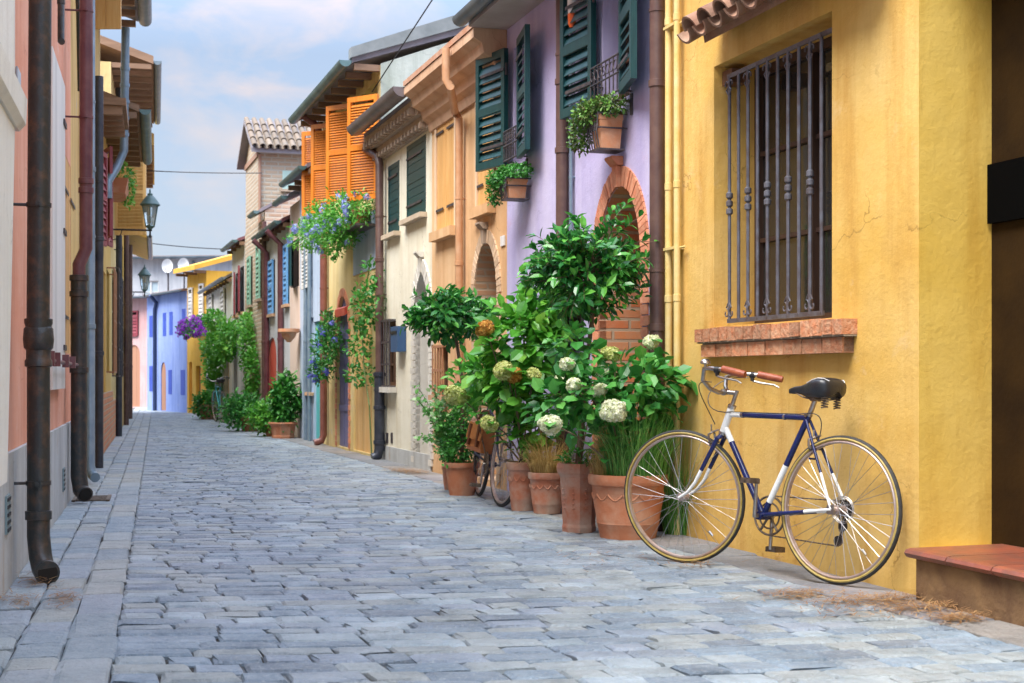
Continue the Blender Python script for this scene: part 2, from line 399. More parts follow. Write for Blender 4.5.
# ------------------------------------------------------------------ frames and mesh helpers
class Fr:
    """a wall line on the ground: u runs along it, n points out of it into the street"""
    def __init__(s, O, U):
        L = math.hypot(*U)
        s.O = O; s.U = (U[0] / L, U[1] / L); s.N = (-s.U[1], s.U[0])
        s.ang = math.atan2(s.U[1], s.U[0])
    def w(s, u, n, z):
        return Vector((s.O[0] + u * s.U[0] + n * s.N[0], s.O[1] + u * s.U[1] + n * s.N[1], z))
    def px(s, x, y, n=0.0):
        """where a line of sight through a place in the picture meets the wall -> (u, z)"""
        k = (x - 512) / FPX
        u = (k * (s.O[1] + n * s.N[1]) - s.O[0] - n * s.N[0]) / (s.U[0] - k * s.U[1])
        D = s.O[1] + u * s.U[1] + n * s.N[1]
        return u, H + (HZ - y) * D / FPX
    def pu(s, x, n=0.0): return s.px(x, 0, n)[0]
    def inv(s, p):
        dx, dy = p[0] - s.O[0], p[1] - s.O[1]
        return dx * s.U[0] + dy * s.U[1], dx * s.N[0] + dy * s.N[1]

FR = Fr((3.715, 0.0), (-0.315, 1.0))          # houses on the right
FL = Fr((-0.685, 0.0), (0.25, -1.0))          # houses on the left, u grows towards the camera
FW = Fr((0.0, 0.0), (1.0, 0.0))               # plain world axes

def P3(x, y, D): return Vector(((x - 512) * D / FPX, D, H + (HZ - y) * D / FPX))
def G(x, y, z=0.0):
    D = (H - z) * FPX / (y - HZ)
    return (x - 512) * D / FPX, D

OFF = {}
def _props(o, label=None, cat=None, group=None, kind=None):
    if label: o['label'] = label
    if cat: o['category'] = cat
    if group: o['group'] = group
    if kind: o['kind'] = kind
    return o

def thing(name, label, cat, F=FW, u=0, n=0, z=0, group=None):
    o = bpy.data.objects.new(name, None)
    COL.objects.link(o)
    o.empty_display_size = 0.1
    o.location = F.w(u, n, z); o.rotation_euler = (0, 0, F.ang)
    OFF[o.name] = (u, n, z)
    return _props(o, label, cat, group)

class MB:
    def __init__(s): s.v = []; s.f = []
    def add(s, vs, fs):
        k = len(s.v); s.v += [tuple(p) for p in vs]; s.f += [tuple(i + k for i in f) for f in fs]
    def obox(s, o, a, b, c):
        o, a, b, c = Vector(o), Vector(a), Vector(b), Vector(c)
        P = [o, o + a, o + a + b, o + b, o + c, o + a + c, o + a + b + c, o + b + c]
        fl = [(0, 3, 2, 1), (4, 5, 6, 7), (0, 1, 5, 4), (1, 2, 6, 5), (2, 3, 7, 6), (3, 0, 4, 7)]
        if a.cross(b).dot(c) < 0: fl = [f[::-1] for f in fl]
        s.add(P, fl); return s
    def box(s, x0, x1, y0, y1, z0, z1):
        return s.obox((x0, y0, z0), (x1 - x0, 0, 0), (0, y1 - y0, 0), (0, 0, z1 - z0))
    def quad(s, a, b, c, d): s.add([a, b, c, d], [(0, 1, 2, 3)]); return s
    def tube(s, pts, r, seg=8, cap=True, closed=False):
        pts = [Vector(p) for p in pts]; N = len(pts)
        rr = r if isinstance(r, (list, tuple)) else [r] * N
        rings = []; prev = None
        for i, p in enumerate(pts):
            if closed: t = pts[(i + 1) % N] - pts[i - 1]
            else: t = pts[min(i + 1, N - 1)] - pts[max(i - 1, 0)]
            if t.length < 1e-9: t = Vector((0, 0, 1))
            t.normalize()
            if prev is None:
                ref = Vector((0, 0, 1)) if abs(t.z) < 0.9 else Vector((1, 0, 0))
                a = t.cross(ref).normalized()
            else:
                a = (prev - t * prev.dot(t))
                a = a.normalized() if a.length > 1e-6 else t.orthogonal().normalized()
            prev = a; b = t.cross(a)
            rings.append([p + (a * math.cos(2 * math.pi * k / seg) + b * math.sin(2 * math.pi * k / seg)) * rr[i] for k in range(seg)])
        vs = [q for rg in rings for q in rg]; fs = []
        for i in range(N if closed else N - 1):
            j = (i + 1) % N
            for k in range(seg):
                k2 = (k + 1) % seg
                fs.append((i * seg + k, i * seg + k2, j * seg + k2, j * seg + k))
        if cap and not closed:
            fs.append(tuple(range(seg))[::-1]); fs.append(tuple((N - 1) * seg + k for k in range(seg)))
        s.add(vs, fs); return s
    def lathe(s, prof, c=(0, 0, 0), seg=24, sq=0.0):
        vs = []; fs = []; c = Vector(c)
        for r, z in prof:
            for k in range(seg):
                a = 2 * math.pi * k / seg
                ca, sa = math.cos(a), math.sin(a)
                m = 1.0
                if sq: m = (abs(ca) ** sq + abs(sa) ** sq) ** (-1 / sq)
                vs.append((c.x + r * m * ca, c.y + r * m * sa, c.z + z))
        for i in range(len(prof) - 1):
            for k in range(seg):
                k2 = (k + 1) % seg
                fs.append((i * seg + k, i * seg + k2, (i + 1) * seg + k2, (i + 1) * seg + k))
        s.add(vs, fs); return s
    def prism(s, poly, u0, u1):
        """polygon in (n, z) pushed along u"""
        N = len(poly)
        vs = [(u0, p[0], p[1]) for p in poly] + [(u1, p[0], p[1]) for p in poly]
        fs = [(i, (i + 1) % N, N + (i + 1) % N, N + i) for i in range(N)]
        fs += [tuple(range(N))[::-1], tuple(range(N, 2 * N))]
        s.add(vs, fs); return s
    def build(s, name, m, parent=None, smooth=False, label=None, cat=None, group=None, kind=None, off=None, F=None, recalc=False):
        if off is None: off = OFF.get(parent.name, (0, 0, 0)) if parent else (0, 0, 0)
        me = bpy.data.meshes.new(name)
        arr = np.array(s.v, dtype=float) - np.array(off)
        me.from_pydata(arr.tolist(), [], s.f)
        me.materials.append(m)
        if smooth:
            me.polygons.foreach_set('use_smooth', [True] * len(me.polygons))
            try: me.set_sharp_from_angle(angle=R_(42))
            except Exception: pass
        me.update()
        o = bpy.data.objects.new(name, me)
        COL.objects.link(o)
        if parent is not None: o.parent = parent
        else:
            FF = F or FW
            o.location = FF.w(*off); o.rotation_euler = (0, 0, FF.ang)
        OFF[o.name] = off
        return _props(o, label, cat, group, kind)

def fastmesh(name, V, faces, m, parent=None, off=None, smooth=False, **kw):
    """numpy mesh of equal sized faces"""
    mb = MB(); mb.v = V.tolist(); mb.f = faces.tolist() if hasattr(faces, 'tolist') else faces
    return mb.build(name, m, parent, smooth=smooth, off=off, **kw)

# ------------------------------------------------------------------ foliage helpers
def nrm(a):
    return a / np.maximum(np.linalg.norm(a, axis=-1, keepdims=True), 1e-9)

def leaves(pos, dr, up, L, Wd, droop=0.12, fold=0.16):
    pos = np.asarray(pos, float); dr = nrm(np.asarray(dr, float)); up = np.asarray(up, float)
    sd = nrm(np.cross(dr, up)); up = np.cross(sd, dr)
    L = np.asarray(L)[:, None]; Wd = np.asarray(Wd)[:, None]
    def pt(l, w, h): return pos + dr * (L * l) + sd * (Wd * w) + up * (L * h)
    f = fold
    pts = [pt(0, 0, 0), pt(.30, .42, .03 + f * .5), pt(.68, .46, f * .5 - droop * .35), pt(1, 0, -droop),
           pt(.68, -.46, f * .5 - droop * .35), pt(.30, -.42, .03 + f * .5), pt(.33, 0, .02), pt(.68, 0, -droop * .4)]
    V = np.stack(pts, 1).reshape(-1, 3)
    base = np.arange(len(pos))[:, None] * 8
    q = [(1, 6, 7, 2), (5, 4, 7, 6)]; t = [(0, 6, 1), (2, 7, 3), (0, 5, 6), (4, 3, 7)]
    F = []
    for a in q: F += (base + np.array(a)).tolist()
    for a in t: F += (base + np.array(a)).tolist()
    return V, F

def merge(lst):
    V = []; F = []; k = 0
    for v, f in lst:
        V.append(v); F += [tuple(i + k for i in g) for g in f]; k += len(v)
    return np.concatenate(V), F

def rdir(n):
    return nrm(rng.normal(size=(n, 3)))

def leaf_obj(name, V, F, m, parent, **kw):
    mb = MB(); mb.v = V.tolist(); mb.f = F
    return mb.build(name, m, parent, off=kw.pop('off', OFF.get(parent.name, (0, 0, 0)) if parent else None), **kw)

def blob(ells, n, L, ratio=0.5, outward=0.7, shell=0.55, up=0.35, Lvar=0.35):
    """leaves spread through ellipsoids [(centre, radii)], more of them near the skin"""
    vols = np.array([r[0] * r[1] * r[2] for c, r in ells]) ** 0.7
    cnt = np.maximum(1, (n * vols / vols.sum()).astype(int))
    out = []
    for (c, r), k in zip(ells, cnt):
        d = rdir(k)
        rad = shell + (1 - shell) * rng.random((k, 1)) ** 0.6
        rad *= 1 + 0.14 * rng.normal(size=(k, 1))
        p = np.array(c) + d * rad * np.array(r)
        dd = nrm(d * outward + rdir(k) * 0.7 + np.array([0, 0, up * 0.4]))
        uu = nrm(d * 0.6 + np.array([0, 0, 1.0]) + rdir(k) * 0.5)
        l = L * (1 + Lvar * rng.uniform(-1, 1, k))
        out.append(leaves(p, dd, uu, l, l * ratio))
    return merge(out)

def shoots(c, r, n, k, L, ratio, mb=None, origin=None, up=0.25):
    """twigs that fan out of a crown's heart and carry their leaves along them"""
    c = np.array(c, float); r = np.array(r, float)
    out = []
    for i in range(n):
        d = rdir(1)[0]; d[2] = abs(d[2]) * 0.95 - 0.28 if rng.random() < 0.8 else d[2] * 0.8; d = nrm(d)
        tip = c + d * r * rng.uniform(0.72, 1.12)
        st = c + d * r * rng.uniform(0.05, 0.30) + rng.normal(size=3) * 0.02
        ben = np.array([0, 0, up]) * r[2] * rng.uniform(-0.3, 1)
        t = np.linspace(0, 1, 6)[:, None]
        path = st * (1 - t) + tip * t + ben * (4 * t * (1 - t)) * 0.3
        if mb is not None: mb.tube([tuple(x) for x in path], [0.0045, .004, .0035, .003, .0022, .0015], 5)
        tt = np.sort(rng.uniform(0.22, 1.0, k))[:, None]
        p = st * (1 - tt) + tip * tt + ben * (4 * tt * (1 - tt)) * 0.3
        ax = nrm(tip - st)
        sd = rdir(k); sd = nrm(sd - ax * (sd @ ax)[:, None])
        dd = nrm(ax * rng.uniform(0.45, 1.0, (k, 1)) + sd * 0.85)
        uu = nrm(ax * 0.6 - sd * 0.2 + np.array([0, 0, 0.8]))
        l = L * rng.uniform(0.65, 1.2, k)
        out.append(leaves(p, dd, uu, l, l * ratio))
    return merge(out)

def blades(c, r, n, L, w, lean=0.5, droop=0.8):
    """grass: arched narrow blades out of a disc"""
    V = []; F = []
    for i in range(n):
        a = rng.uniform(0, 2 * math.pi); q = r * math.sqrt(rng.random())
        b = np.array([c[0] + q * math.cos(a), c[1] + q * math.sin(a), c[2]])
        a2 = a + rng.normal() * 0.5
        h = np.array([math.cos(a2), math.sin(a2), 0]); sd = np.array([-h[1], h[0], 0])
        ln = L * rng.uniform(0.5, 1.15); le = lean * rng.uniform(0.2, 1.2)
        k = len(V) * 0
        base = len(V)
        for j, t in enumerate((0, .3, .55, .8, 1.0)):
            p = b + h * ln * le * t ** 1.6 + np.array([0, 0, 1]) * ln * (t - droop * le * 0.75 * t ** 2.6)
            ww = w * (1 - t * 0.85)
            V.append(p - sd * ww); V.append(p + sd * ww)
        for j in range(4):
            F.append((base + 2 * j, base + 2 * j + 1, base + 2 * j + 3, base + 2 * j + 2))
    return np.array(V), F

def florets(c, r, n, s, ax=(0, 0, 1), cone=0.0):
    """a flower head made of hundreds of small four petalled florets"""
    c = np.array(c, float); d = rdir(n)
    rr = np.array([r, r, r]) if np.isscalar(r) else np.array(r)
    ax = nrm(np.array(ax, float))
    h = d @ ax
    rad = 1 - cone * (h + 1) / 2
    side = d - ax * h[:, None]
    p = c + (side * rad[:, None] + ax * h[:, None] * (1 + cone * .5)) * rr * rng.uniform(0.72, 1.16, (n, 1))
    d = nrm(d + .55 * rdir(n))
    V = []; F = []
    a = nrm(np.cross(d, rdir(n))); b = np.cross(d, a)
    k = 0
    for q in range(4):
        an = q * math.pi / 2
        e = a * math.cos(an) + b * math.sin(an); g = np.cross(d, e)
        sz = s * rng.uniform(0.8, 1.2, (n, 1))
        pts = [p, p + e * sz * .6 + g * sz * .45 + d * sz * .1, p + e * sz * 1.1 + d * sz * .02, p + e * sz * .6 - g * sz * .45 + d * sz * .1]
        V.append(np.stack(pts, 1).reshape(-1, 3))
        F += (np.arange(n)[:, None] * 4 + np.arange(4) + k).tolist(); k += 4 * n
    return np.concatenate(V), F

# ------------------------------------------------------------------ building helpers
def arch_pts(a, b, zs, zt, k=16):
    w = b - a; h = zt - zs; pts = []
    if h > w * .74:
        R = (h * h + w * w / 4) / w; th = math.asin(min(1, h / R))
        L = [(a + R - R * math.cos(th * i / (k // 2)), zs + R * math.sin(th * i / (k // 2))) for i in range(k // 2 + 1)]
        pts = L + [(a + b - u, z) for u, z in L[::-1][1:]]
    else:
        for i in range(k + 1):
            t = math.pi * i / k
            pts.append(((a + b) / 2 - w / 2 * math.cos(t), zs + h * math.sin(t)))
    return pts

def op(a, b, z0, z1, dep=0.15, zs=None, rev=None):
    return dict(a=min(a, b), b=max(a, b), z0=z0, z1=z1, dep=dep, zs=zs, rev=rev)

def opx(F, xl, xr, yt, yb, dep=0.15, zs=None, rev=None, z0=None):
    """opening whose left edge in the picture runs from yt to yb"""
    u1, zt = F.px(xl, yt); _, zb = F.px(xl, yb); u2, _ = F.px(xr, yt)
    return op(u1, u2, zb if z0 is None else z0, zt, dep, zs, rev)

def wall_mesh(u0, u1, z0, z1, ops, depth):
    mb = MB()
    us = sorted({u0, u1, *[o['a'] for o in ops], *[o['b'] for o in ops]})
    zs = sorted({z0, z1, *[o['z0'] for o in ops], *[o['z1'] for o in ops]})
    us = [u for u in us if u0 - 1e-6 <= u <= u1 + 1e-6]; zs = [z for z in zs if z0 - 1e-6 <= z <= z1 + 1e-6]
    for i in range(len(us) - 1):
        for j in range(len(zs) - 1):
            cu, cz = (us[i] + us[i + 1]) / 2, (zs[j] + zs[j + 1]) / 2
            if any(o['a'] < cu < o['b'] and o['z0'] < cz < o['z1'] for o in ops): continue
            mb.quad((us[i], 0, zs[j]), (us[i], 0, zs[j + 1]), (us[i + 1], 0, zs[j + 1]), (us[i + 1], 0, zs[j]))
    for o in ops:
        if o['zs'] is not None:
            ap = arch_pts(o['a'], o['b'], o['zs'], o['z1'])
            for p, q in zip(ap, ap[1:]):
                mb.quad((p[0], 0, p[1]), (p[0], 0, o['z1']), (q[0], 0, o['z1']), (q[0], 0, q[1]))
    for a, b in (((u0, 0), (u0, -depth)), ((u1, -depth), (u1, 0)), ((u1, -depth), (u0, -depth))):
        mb.quad((a[0], a[1], z0), (a[0], a[1], z1), (b[0], b[1], z1), (b[0], b[1], z0))
    mb.quad((u0, 0, z1), (u0, -depth, z1), (u1, -depth, z1), (u1, 0, z1))
    return mb

def reveal_mesh(o, n0=0.0):
    mb = MB(); a, b, z0, z1, d = o['a'], o['b'], o['z0'], o['z1'], o['dep']
    out = [(a, z0)] + (arch_pts(a, b, o['zs'], z1) if o['zs'] is not None else [(a, z1), (b, z1)]) + [(b, z0)]
    for p, q in zip(out, out[1:]):
        mb.quad((p[0], n0, p[1]), (q[0], n0, q[1]), (q[0], -d, q[1]), (p[0], -d, p[1]))
    mb.quad((b, n0, z0), (a, n0, z0), (a, -d, z0), (b, -d, z0))
    return mb

def house(F, u0, u1, zt, m, label, ops=(), depth=5.0, group=None, z0=-0.1):
    u0, u1 = min(u0, u1) + .002, max(u0, u1) - .002
    r = thing('house', label, 'house', F, (u0 + u1) / 2, 0, 0, group)
    wall_mesh(u0, u1, z0, zt, ops, depth).build('wall', m, r)
    rm = MB()
    for o in ops:
        if o['rev'] is not None:
            reveal_mesh(o).build('jamb', o['rev'], r)
        else:
            reveal_mesh(o).build('reveal', m, r)
    return r, u0, u1

def roof(r, u0, u1, z, over, depth, rise, m=SLATE, gut=None, gr=0.06, th=0.06, rafters=0, ext=0.0):
    poly = [(over, z), (over, z + th), (-depth / 2, z + th + rise), (-depth, z + th), (-depth, z), (-depth / 2, z + rise - .02)]
    a, b = u0 - ext, u1 + ext
    MB().prism(poly, a, b).build('roof', m, r)
    if rafters:
        k = int((u1 - u0) / rafters)
        for i in range(k + 1):
            uu = u0 + .05 + (u1 - u0 - .1) * i / max(k, 1)
            MB().box(uu - .035, uu + .035, 0.002, over - .03, z - .075, z - .002).build('rafter', EAVEW, r)
    if gut is not None:
        gutter(r, a, b, over, z + th * .4, gr, gut)

def gutter(r, a, b, over, z, gr, m):
    poly = []
    for i in range(9):
        t = math.pi + math.pi * i / 8
        poly.append((over + gr + gr * math.cos(t), z + gr * math.sin(t)))
    for i in range(8, -1, -1):
        t = math.pi + math.pi * i / 8
        poly.append((over + gr + (gr - .008) * math.cos(t), z + .004 + (gr - .008) * math.sin(t)))
    g = MB().prism(poly, a, b)
    for e in (a, b):     # stop ends
        g.prism([(over + gr + gr * .98 * math.cos(math.pi + math.pi * i / 8), z + gr * .98 * math.sin(math.pi + math.pi * i / 8)) for i in range(9)], e - .004, e + .004)
    g.build('gutter', m, r, smooth=True)

def pipe(r, pts, rad, m, collars=(), name='downpipe', brackets=(), seg=14):
    mb = MB().tube(pts, rad, seg)
    o = mb.build(name, m, r, smooth=True)
    if collars or brackets:
        for c in collars:
            q = MB()
            x, y = pts[0][0], pts[0][1]
            # follow the pipe's own lean
            for p, s in zip(pts, pts[1:]):
                if min(p[2], s[2]) <= c <= max(p[2], s[2]) and abs(p[2] - s[2]) > 1e-6:
                    t = (c - p[2]) / (s[2] - p[2]); x = p[0] + (s[0] - p[0]) * t; y = p[1] + (s[1] - p[1]) * t
            q.tube([(x, y, c - .022), (x, y, c - .02), (x, y, c + .02), (x, y, c + .022)], [rad, rad * 1.16, rad * 1.16, rad], seg)
            q.build('pipe_collar', m, o, smooth=True)
        for c in brackets:
            q = MB()
            x, y = pts[0][0], pts[0][1]
            for p, s in zip(pts, pts[1:]):
                if min(p[2], s[2]) <= c <= max(p[2], s[2]) and abs(p[2] - s[2]) > 1e-6:
                    t = (c - p[2]) / (s[2] - p[2]); x = p[0] + (s[0] - p[0]) * t; y = p[1] + (s[1] - p[1]) * t
            q.tube([(x, y, c - .01), (x, y, c + .01)], rad * 1.1, seg)
            q.tube([(x, 0, c), (x, y, c)], .008, 6)
            q.box(x + rad * 1.0, x + rad * 1.0 + .025, y - .008, y + .008, c - .012, c + .012)
            q.build('pipe_clamp', m, o, smooth=True)
    return o

def shutter(r, uh, z0, z1, w, sgn, phi, m, n=0.03, style='louver', pitch=0.055, th=0.035, name='shutter', strap=None, fr=0.045):
    """hinged at uh; phi 0 is closed, 180 folded flat against the wall"""
    c, s_ = math.cos(R_(phi)) * sgn, math.sin(R_(phi))
    d = Vector((c, s_, 0)); t = Vector((-s_, c, 0))
    if t.y < 0: t = -t
    h = Vector((uh, n, z0)); H_ = z1 - z0; Z = Vector((0, 0, 1))
    q = MB()
    q.obox(h, d * fr, t * th, Z * H_)
    q.obox(h + d * (w - fr), d * fr, t * th, Z * H_)
    rails = [0, H_ - fr * 1.2] + ([H_ * .5 - fr * .5] if H_ > .7 else [])
    for z in rails: q.obox(h + d * fr + Z * z, d * (w - 2 * fr), t * th, Z * fr * 1.2)
    if style == 'louver':
        z = fr * 1.2 + .01
        while z < H_ - fr * 1.2 - .02:
            q.obox(h + d * fr + Z * (z) + t * (th * .08), d * (w - 2 * fr), t * th * .80 + Z * (-pitch * .98), Z * .007 + t * .001)
            z += pitch
    else:
        k = max(2, int(round((w - 2 * fr) / .085))) if style == 'vboard' else max(3, int(round((H_ - 2 * fr) / .085)))
        if style == 'vboard':
            bw = (w) / k
            q = MB()
            for i in range(k): q.obox(h + d * (i * bw + .002), d * (bw - .004), t * th * .8, Z * H_)
        else:
            bh = (H_ - 2.4 * fr) / k
            for i in range(k): q.obox(h + d * fr + Z * (fr * 1.2 + i * bh + .003) + t * .004, d * (w - 2 * fr), t * (th - .009), Z * (bh - .005))
    o = q.build(name, m, r)
    if strap:
        for z in (H_ * .18, H_ * .82):
            hh = MB()
            hh.obox(h + t * (th + .001) + Z * (z - .012), d * (w * .8), t * .006, Z * .024)
            hh.tube([h + Z * (z - .05) + t * th * .5, h + Z * (z + .05) + t * th * .5], .012, 6)
            hh.build('hinge', strap, o)
    return o

def window(r, o, fm=DARKW, pane=GLASS, mull=1, bars=2, fw=0.045, back=0.0):
    a, b, z0, z1, d = o['a'], o['b'], o['z0'], o['z1'], o['dep'] - back
    q = MB(); y0, y1 = -d + .004, -d + .045
    q.box(a + .002, a + fw, y0, y1, z0 + .002, z1 - .002).box(b - fw, b - .002, y0, y1, z0 + .002, z1 - .002)
    q.box(a + fw, b - fw, y0, y1, z0 + .002, z0 + fw).box(a + fw, b - fw, y0, y1, z1 - fw, z1 - .002)
    for i in range(mull):
        u = a + (b - a) * (i + 1) / (mull + 1); q.box(u - fw * .55, u + fw * .55, y0, y1 + .006, z0 + fw, z1 - fw)
    for i in range(bars):
        z = z0 + (z1 - z0) * (i + 1) / (bars + 1); q.box(a + fw, b - fw, y0 + .004, y1 - .012, z - .012, z + .012)
    w = q.build('window', fm, r)
    MB().box(a + .004, b - .004, -d - .012, -d + .012, z0 + .004, z1 - .004).build('pane', pane, w)
    return w

def closing(r, o, m, name='door', boards=0, back=0.0, panels=False):
    a, b, z0, z1, d = o['a'], o['b'], o['z0'], o['z1'], o['dep'] - back
    q = MB()
    if boards:
        bw = (b - a) / boards
        for i in range(boards): q.box(a + i * bw + .002, a + (i + 1) * bw - .002, -d - .03, -d + .002 + .004 * (i % 2), z0, z1)
    else:
        q.box(a, b, -d - .03, -d, z0, z1)
    if panels:
        for (f0, f1) in ((.06, .30), (.36, .62), (.68, .94)):
            zz0, zz1 = z0 + (z1 - z0) * f0, z0 + (z1 - z0) * f1
            for (g0, g1) in ((.08, .46), (.54, .92)):
                q.box(a + (b - a) * g0, a + (b - a) * g1, -d + .001, -d + .018, zz0, zz1)
    return q.build(name, m, r)

def sill(r, a, b, z, over=0.07, th=0.05, m=TRIM, ext=0.05, name='sill'):
    a, b = min(a, b), max(a, b)
    return MB().box(a - ext, b + ext, 0.002, over, z - th, z).build(name, m, r)

def voussoirs(r, o, w, m, proud=0.012, rows=22, leg=True, inner=0.0, name='arch_surround', key=True, keym=None):
    ap = arch_pts(o['a'], o['b'], o['zs'], o['z1'], rows if rows % 2 == 0 else rows + 1)
    mid = (o['a'] + o['b']) / 2; q = MB(); L = len(ap)
    outer = []
    for i, (u, z) in enumerate(ap):
        p0 = ap[max(i - 1, 0)]; p1 = ap[min(i + 1, L - 1)]
        tx, tz = p1[0] - p0[0], p1[1] - p0[1]; l = math.hypot(tx, tz)
        nx, nz_ = -tz / l, tx / l
        if nx * (u - mid) < 0 and abs(u - mid) > 1e-3: nx = -nx
        if nz_ < 0: nz_ = -nz_
        outer.append((u + nx * w, z + nz_ * w))
    for i in range(L - 1):
        for j, (f0, f1) in enumerate(((0.02, .48), (.52, 1.0)) if w > .16 else ((0.02, 1.0),)):
            def P(k, f, e): 
                a_, b_ = ap[k], outer[k]
                a2, b2 = ap[k + e], outer[k + e]
                g = .06
                A_ = (a_[0] + (b_[0] - a_[0]) * f, a_[1] + (b_[1] - a_[1]) * f)
                B_ = (a2[0] + (b2[0] - a2[0]) * f, a2[1] + (b2[1] - a2[1]) * f)
                return (A_[0] * (1 - g) + B_[0] * g, A_[1] * (1 - g) + B_[1] * g)
            c = [P(i, f0, 1), P(i, f1, 1), P(i + 1, f1, -1), P(i + 1, f0, -1)]
            y = proud + random.uniform(-.003, .003)
            q.add([(x, -.05, z) for x, z in c] + [(x, y, z) for x, z in c],
                  [(0, 1, 2, 3), (7, 6, 5, 4), (0, 4, 5, 1), (1, 5, 6, 2), (2, 6, 7, 3), (3, 7, 4, 0)])
    if leg:
        for side, u in ((-1, o['a']), (1, o['b'])):
            z = o['z0']; hgt = .072; k = 0
            while z < o['zs'] - .02:
                ww = w * (1.0 if k % 2 else .82)
                z1 = min(z + hgt - .008, o['zs'] - .004)
                q.box(min(u, u + side * ww), max(u, u + side * ww), -.05, proud + random.uniform(-.003, .003), z, z1)
                z += hgt; k += 1
    s = q.build(name, m, r)
    if key:
        u, z = mid, o['z1']; k = MB()
        k.add([(u - .03, 0, z - .005), (u + .03, 0, z - .005), (u + .042, 0, z + w + .0), (u - .042, 0, z + w + .0),
               (u - .03, .035, z - .005), (u + .03, .035, z - .005), (u + .042, .045, z + w + .0), (u - .042, .045, z + w + .0)],
              [(3, 2, 1, 0), (4, 5, 6, 7), (0, 1, 5, 4), (1, 2, 6, 5), (2, 3, 7, 6), (3, 0, 4, 7)])
        k.prism([(.002, z + w + .002), (.045, z + w + .002), (.085, z + w + .045), (.085, z + w + .06), (.002, z + w + .06)], u - .065, u + .065)
        k.build('keystone', keym or m, r)
    return s

def arc(c, r, a0, a1, k=10, ax='xz'):
    out = []
    for i in range(k + 1):
        t = a0 + (a1 - a0) * i / k
        if ax == 'xz': out.append((c[0] + r * math.cos(t), c[1], c[2] + r * math.sin(t)))
        else: out.append((c[0], c[1] + r * math.cos(t), c[2] + r * math.sin(t)))
    return out

def grille(r, a, b, z0, z1, n, k, m=IRON, knots=False, cross=2, scroll=False, br=0.008, name='grille', box=0.0):
    q = MB(); a, b = min(a, b), max(a, b)
    for i in range(k):
        u = a + (b - a) * i / (k - 1)
        q.tube([(u, n, z0), (u, n, z1)], br, 8)
        if knots and i % 2 == 1:
            zc = z0 + (z1 - z0) * .48
            for dz in (-.045, 0, .045): q.lathe([(br, -.02), (br * 1.95, -.012), (br * 1.95, .012), (br, .02)], (u, n, zc + dz), 10)
        if scroll and i % 2 == 1:
            for sg in (-1, 1):
                for zc, up in ((z1 - .045, 1), (z0 + .045, -1)):
                    rr = .030
                    pts = [(u + sg * br, n + .004, zc - up * .055)]
                    for j in range(12):
                        t = -math.pi * .5 + j * .48
                        rad = rr * (1 - j * .055)
                        pts.append((u + sg * (.030 + rad * math.cos(t + math.pi)), n + .004, zc + up * rad * math.sin(t + math.pi * 0.0) * 1.0))
                    q.tube(pts, .0045, 6)
    if cross:
        for j in range(cross):
            z = z0 + (z1 - z0) * (j / (cross - 1) if cross > 1 else .5)
            q.box(a - .02, b + .02, n - .006, n + .006, z - .012, z + .012)
    if box:
        for u in (a, b):
            for z in (z0, z1): q.box(u - .008, u + .008, 0.0, n, z - .01, z + .01)
    return q.build(name, m, r, smooth=True)

def tiles(u0, u1, ny0, z0, ny1, z1, w=0.17, rad=None, lap=None, m=None):
    """barrel tiles running from (ny0,z0) down to (ny1,z1)"""
    q = MB(); k = max(1, int(round((u1 - u0) / w))); w = (u1 - u0) / k; rad = w * .36
    d = Vector((0, ny1 - ny0, z1 - z0)); L = d.length; d.normalize(); up = Vector((0, -d.z, d.y))
    if up.z < 0: up = -up
    rows = max(1, int(L / .32)); tl = L / rows
    for i in range(2 * k):
        u = u0 + w * (i + .5) / 2; cover = i % 2 == 0
        for j in range(rows):
            s0 = j * tl - .02; s1 = (j + 1) * tl + .03
            c0 = Vector((u + random.uniform(-.005, .005), ny0, z0)) + d * s0; c1 = Vector((u, ny0, z0)) + d * s1
            lift = .0 if not cover else -rad * .12
            r0, r1 = rad * .9, rad * 1.08
            vs = []; nseg = 8
            for (c, rr, e) in ((c0, r0, 0.0), (c1, r1, .018)):
                for t_ in (rr, rr - .014):
                    for s in range(nseg + 1):
                        an = math.pi * s / nseg
                        hh = math.sin(an) * t_ * (1 if cover else -1)
                        vs.append(c + Vector((1, 0, 0)) * (math.cos(an) * t_) + up * (hh + lift + e))
            N = nseg + 1; fs = []
            for s in range(nseg):
                fs += [(s, s + 1, 2 * N + s + 1, 2 * N + s), (N + s + 1, N + s, 3 * N + s, 3 * N + s + 1),
                       (2 * N + s, 2 * N + s + 1, 3 * N + s + 1, 3 * N + s), (s + 1, s, N + s, N + s + 1)]
            q.add(vs, fs)
    return q

# ------------------------------------------------------------------ the ground
MB().quad((-300, -60, -.018), (300, -60, -.018), (300, 500, -.018), (-300, 500, -.018)).build(
    'ground', mat('joint_sand', (0.035, 0.028, 0.022), (0.24, 0.25, 0.25), .9, 0.95, bump=0.8, bscale=80, p=(.44, .60)), kind='structure')

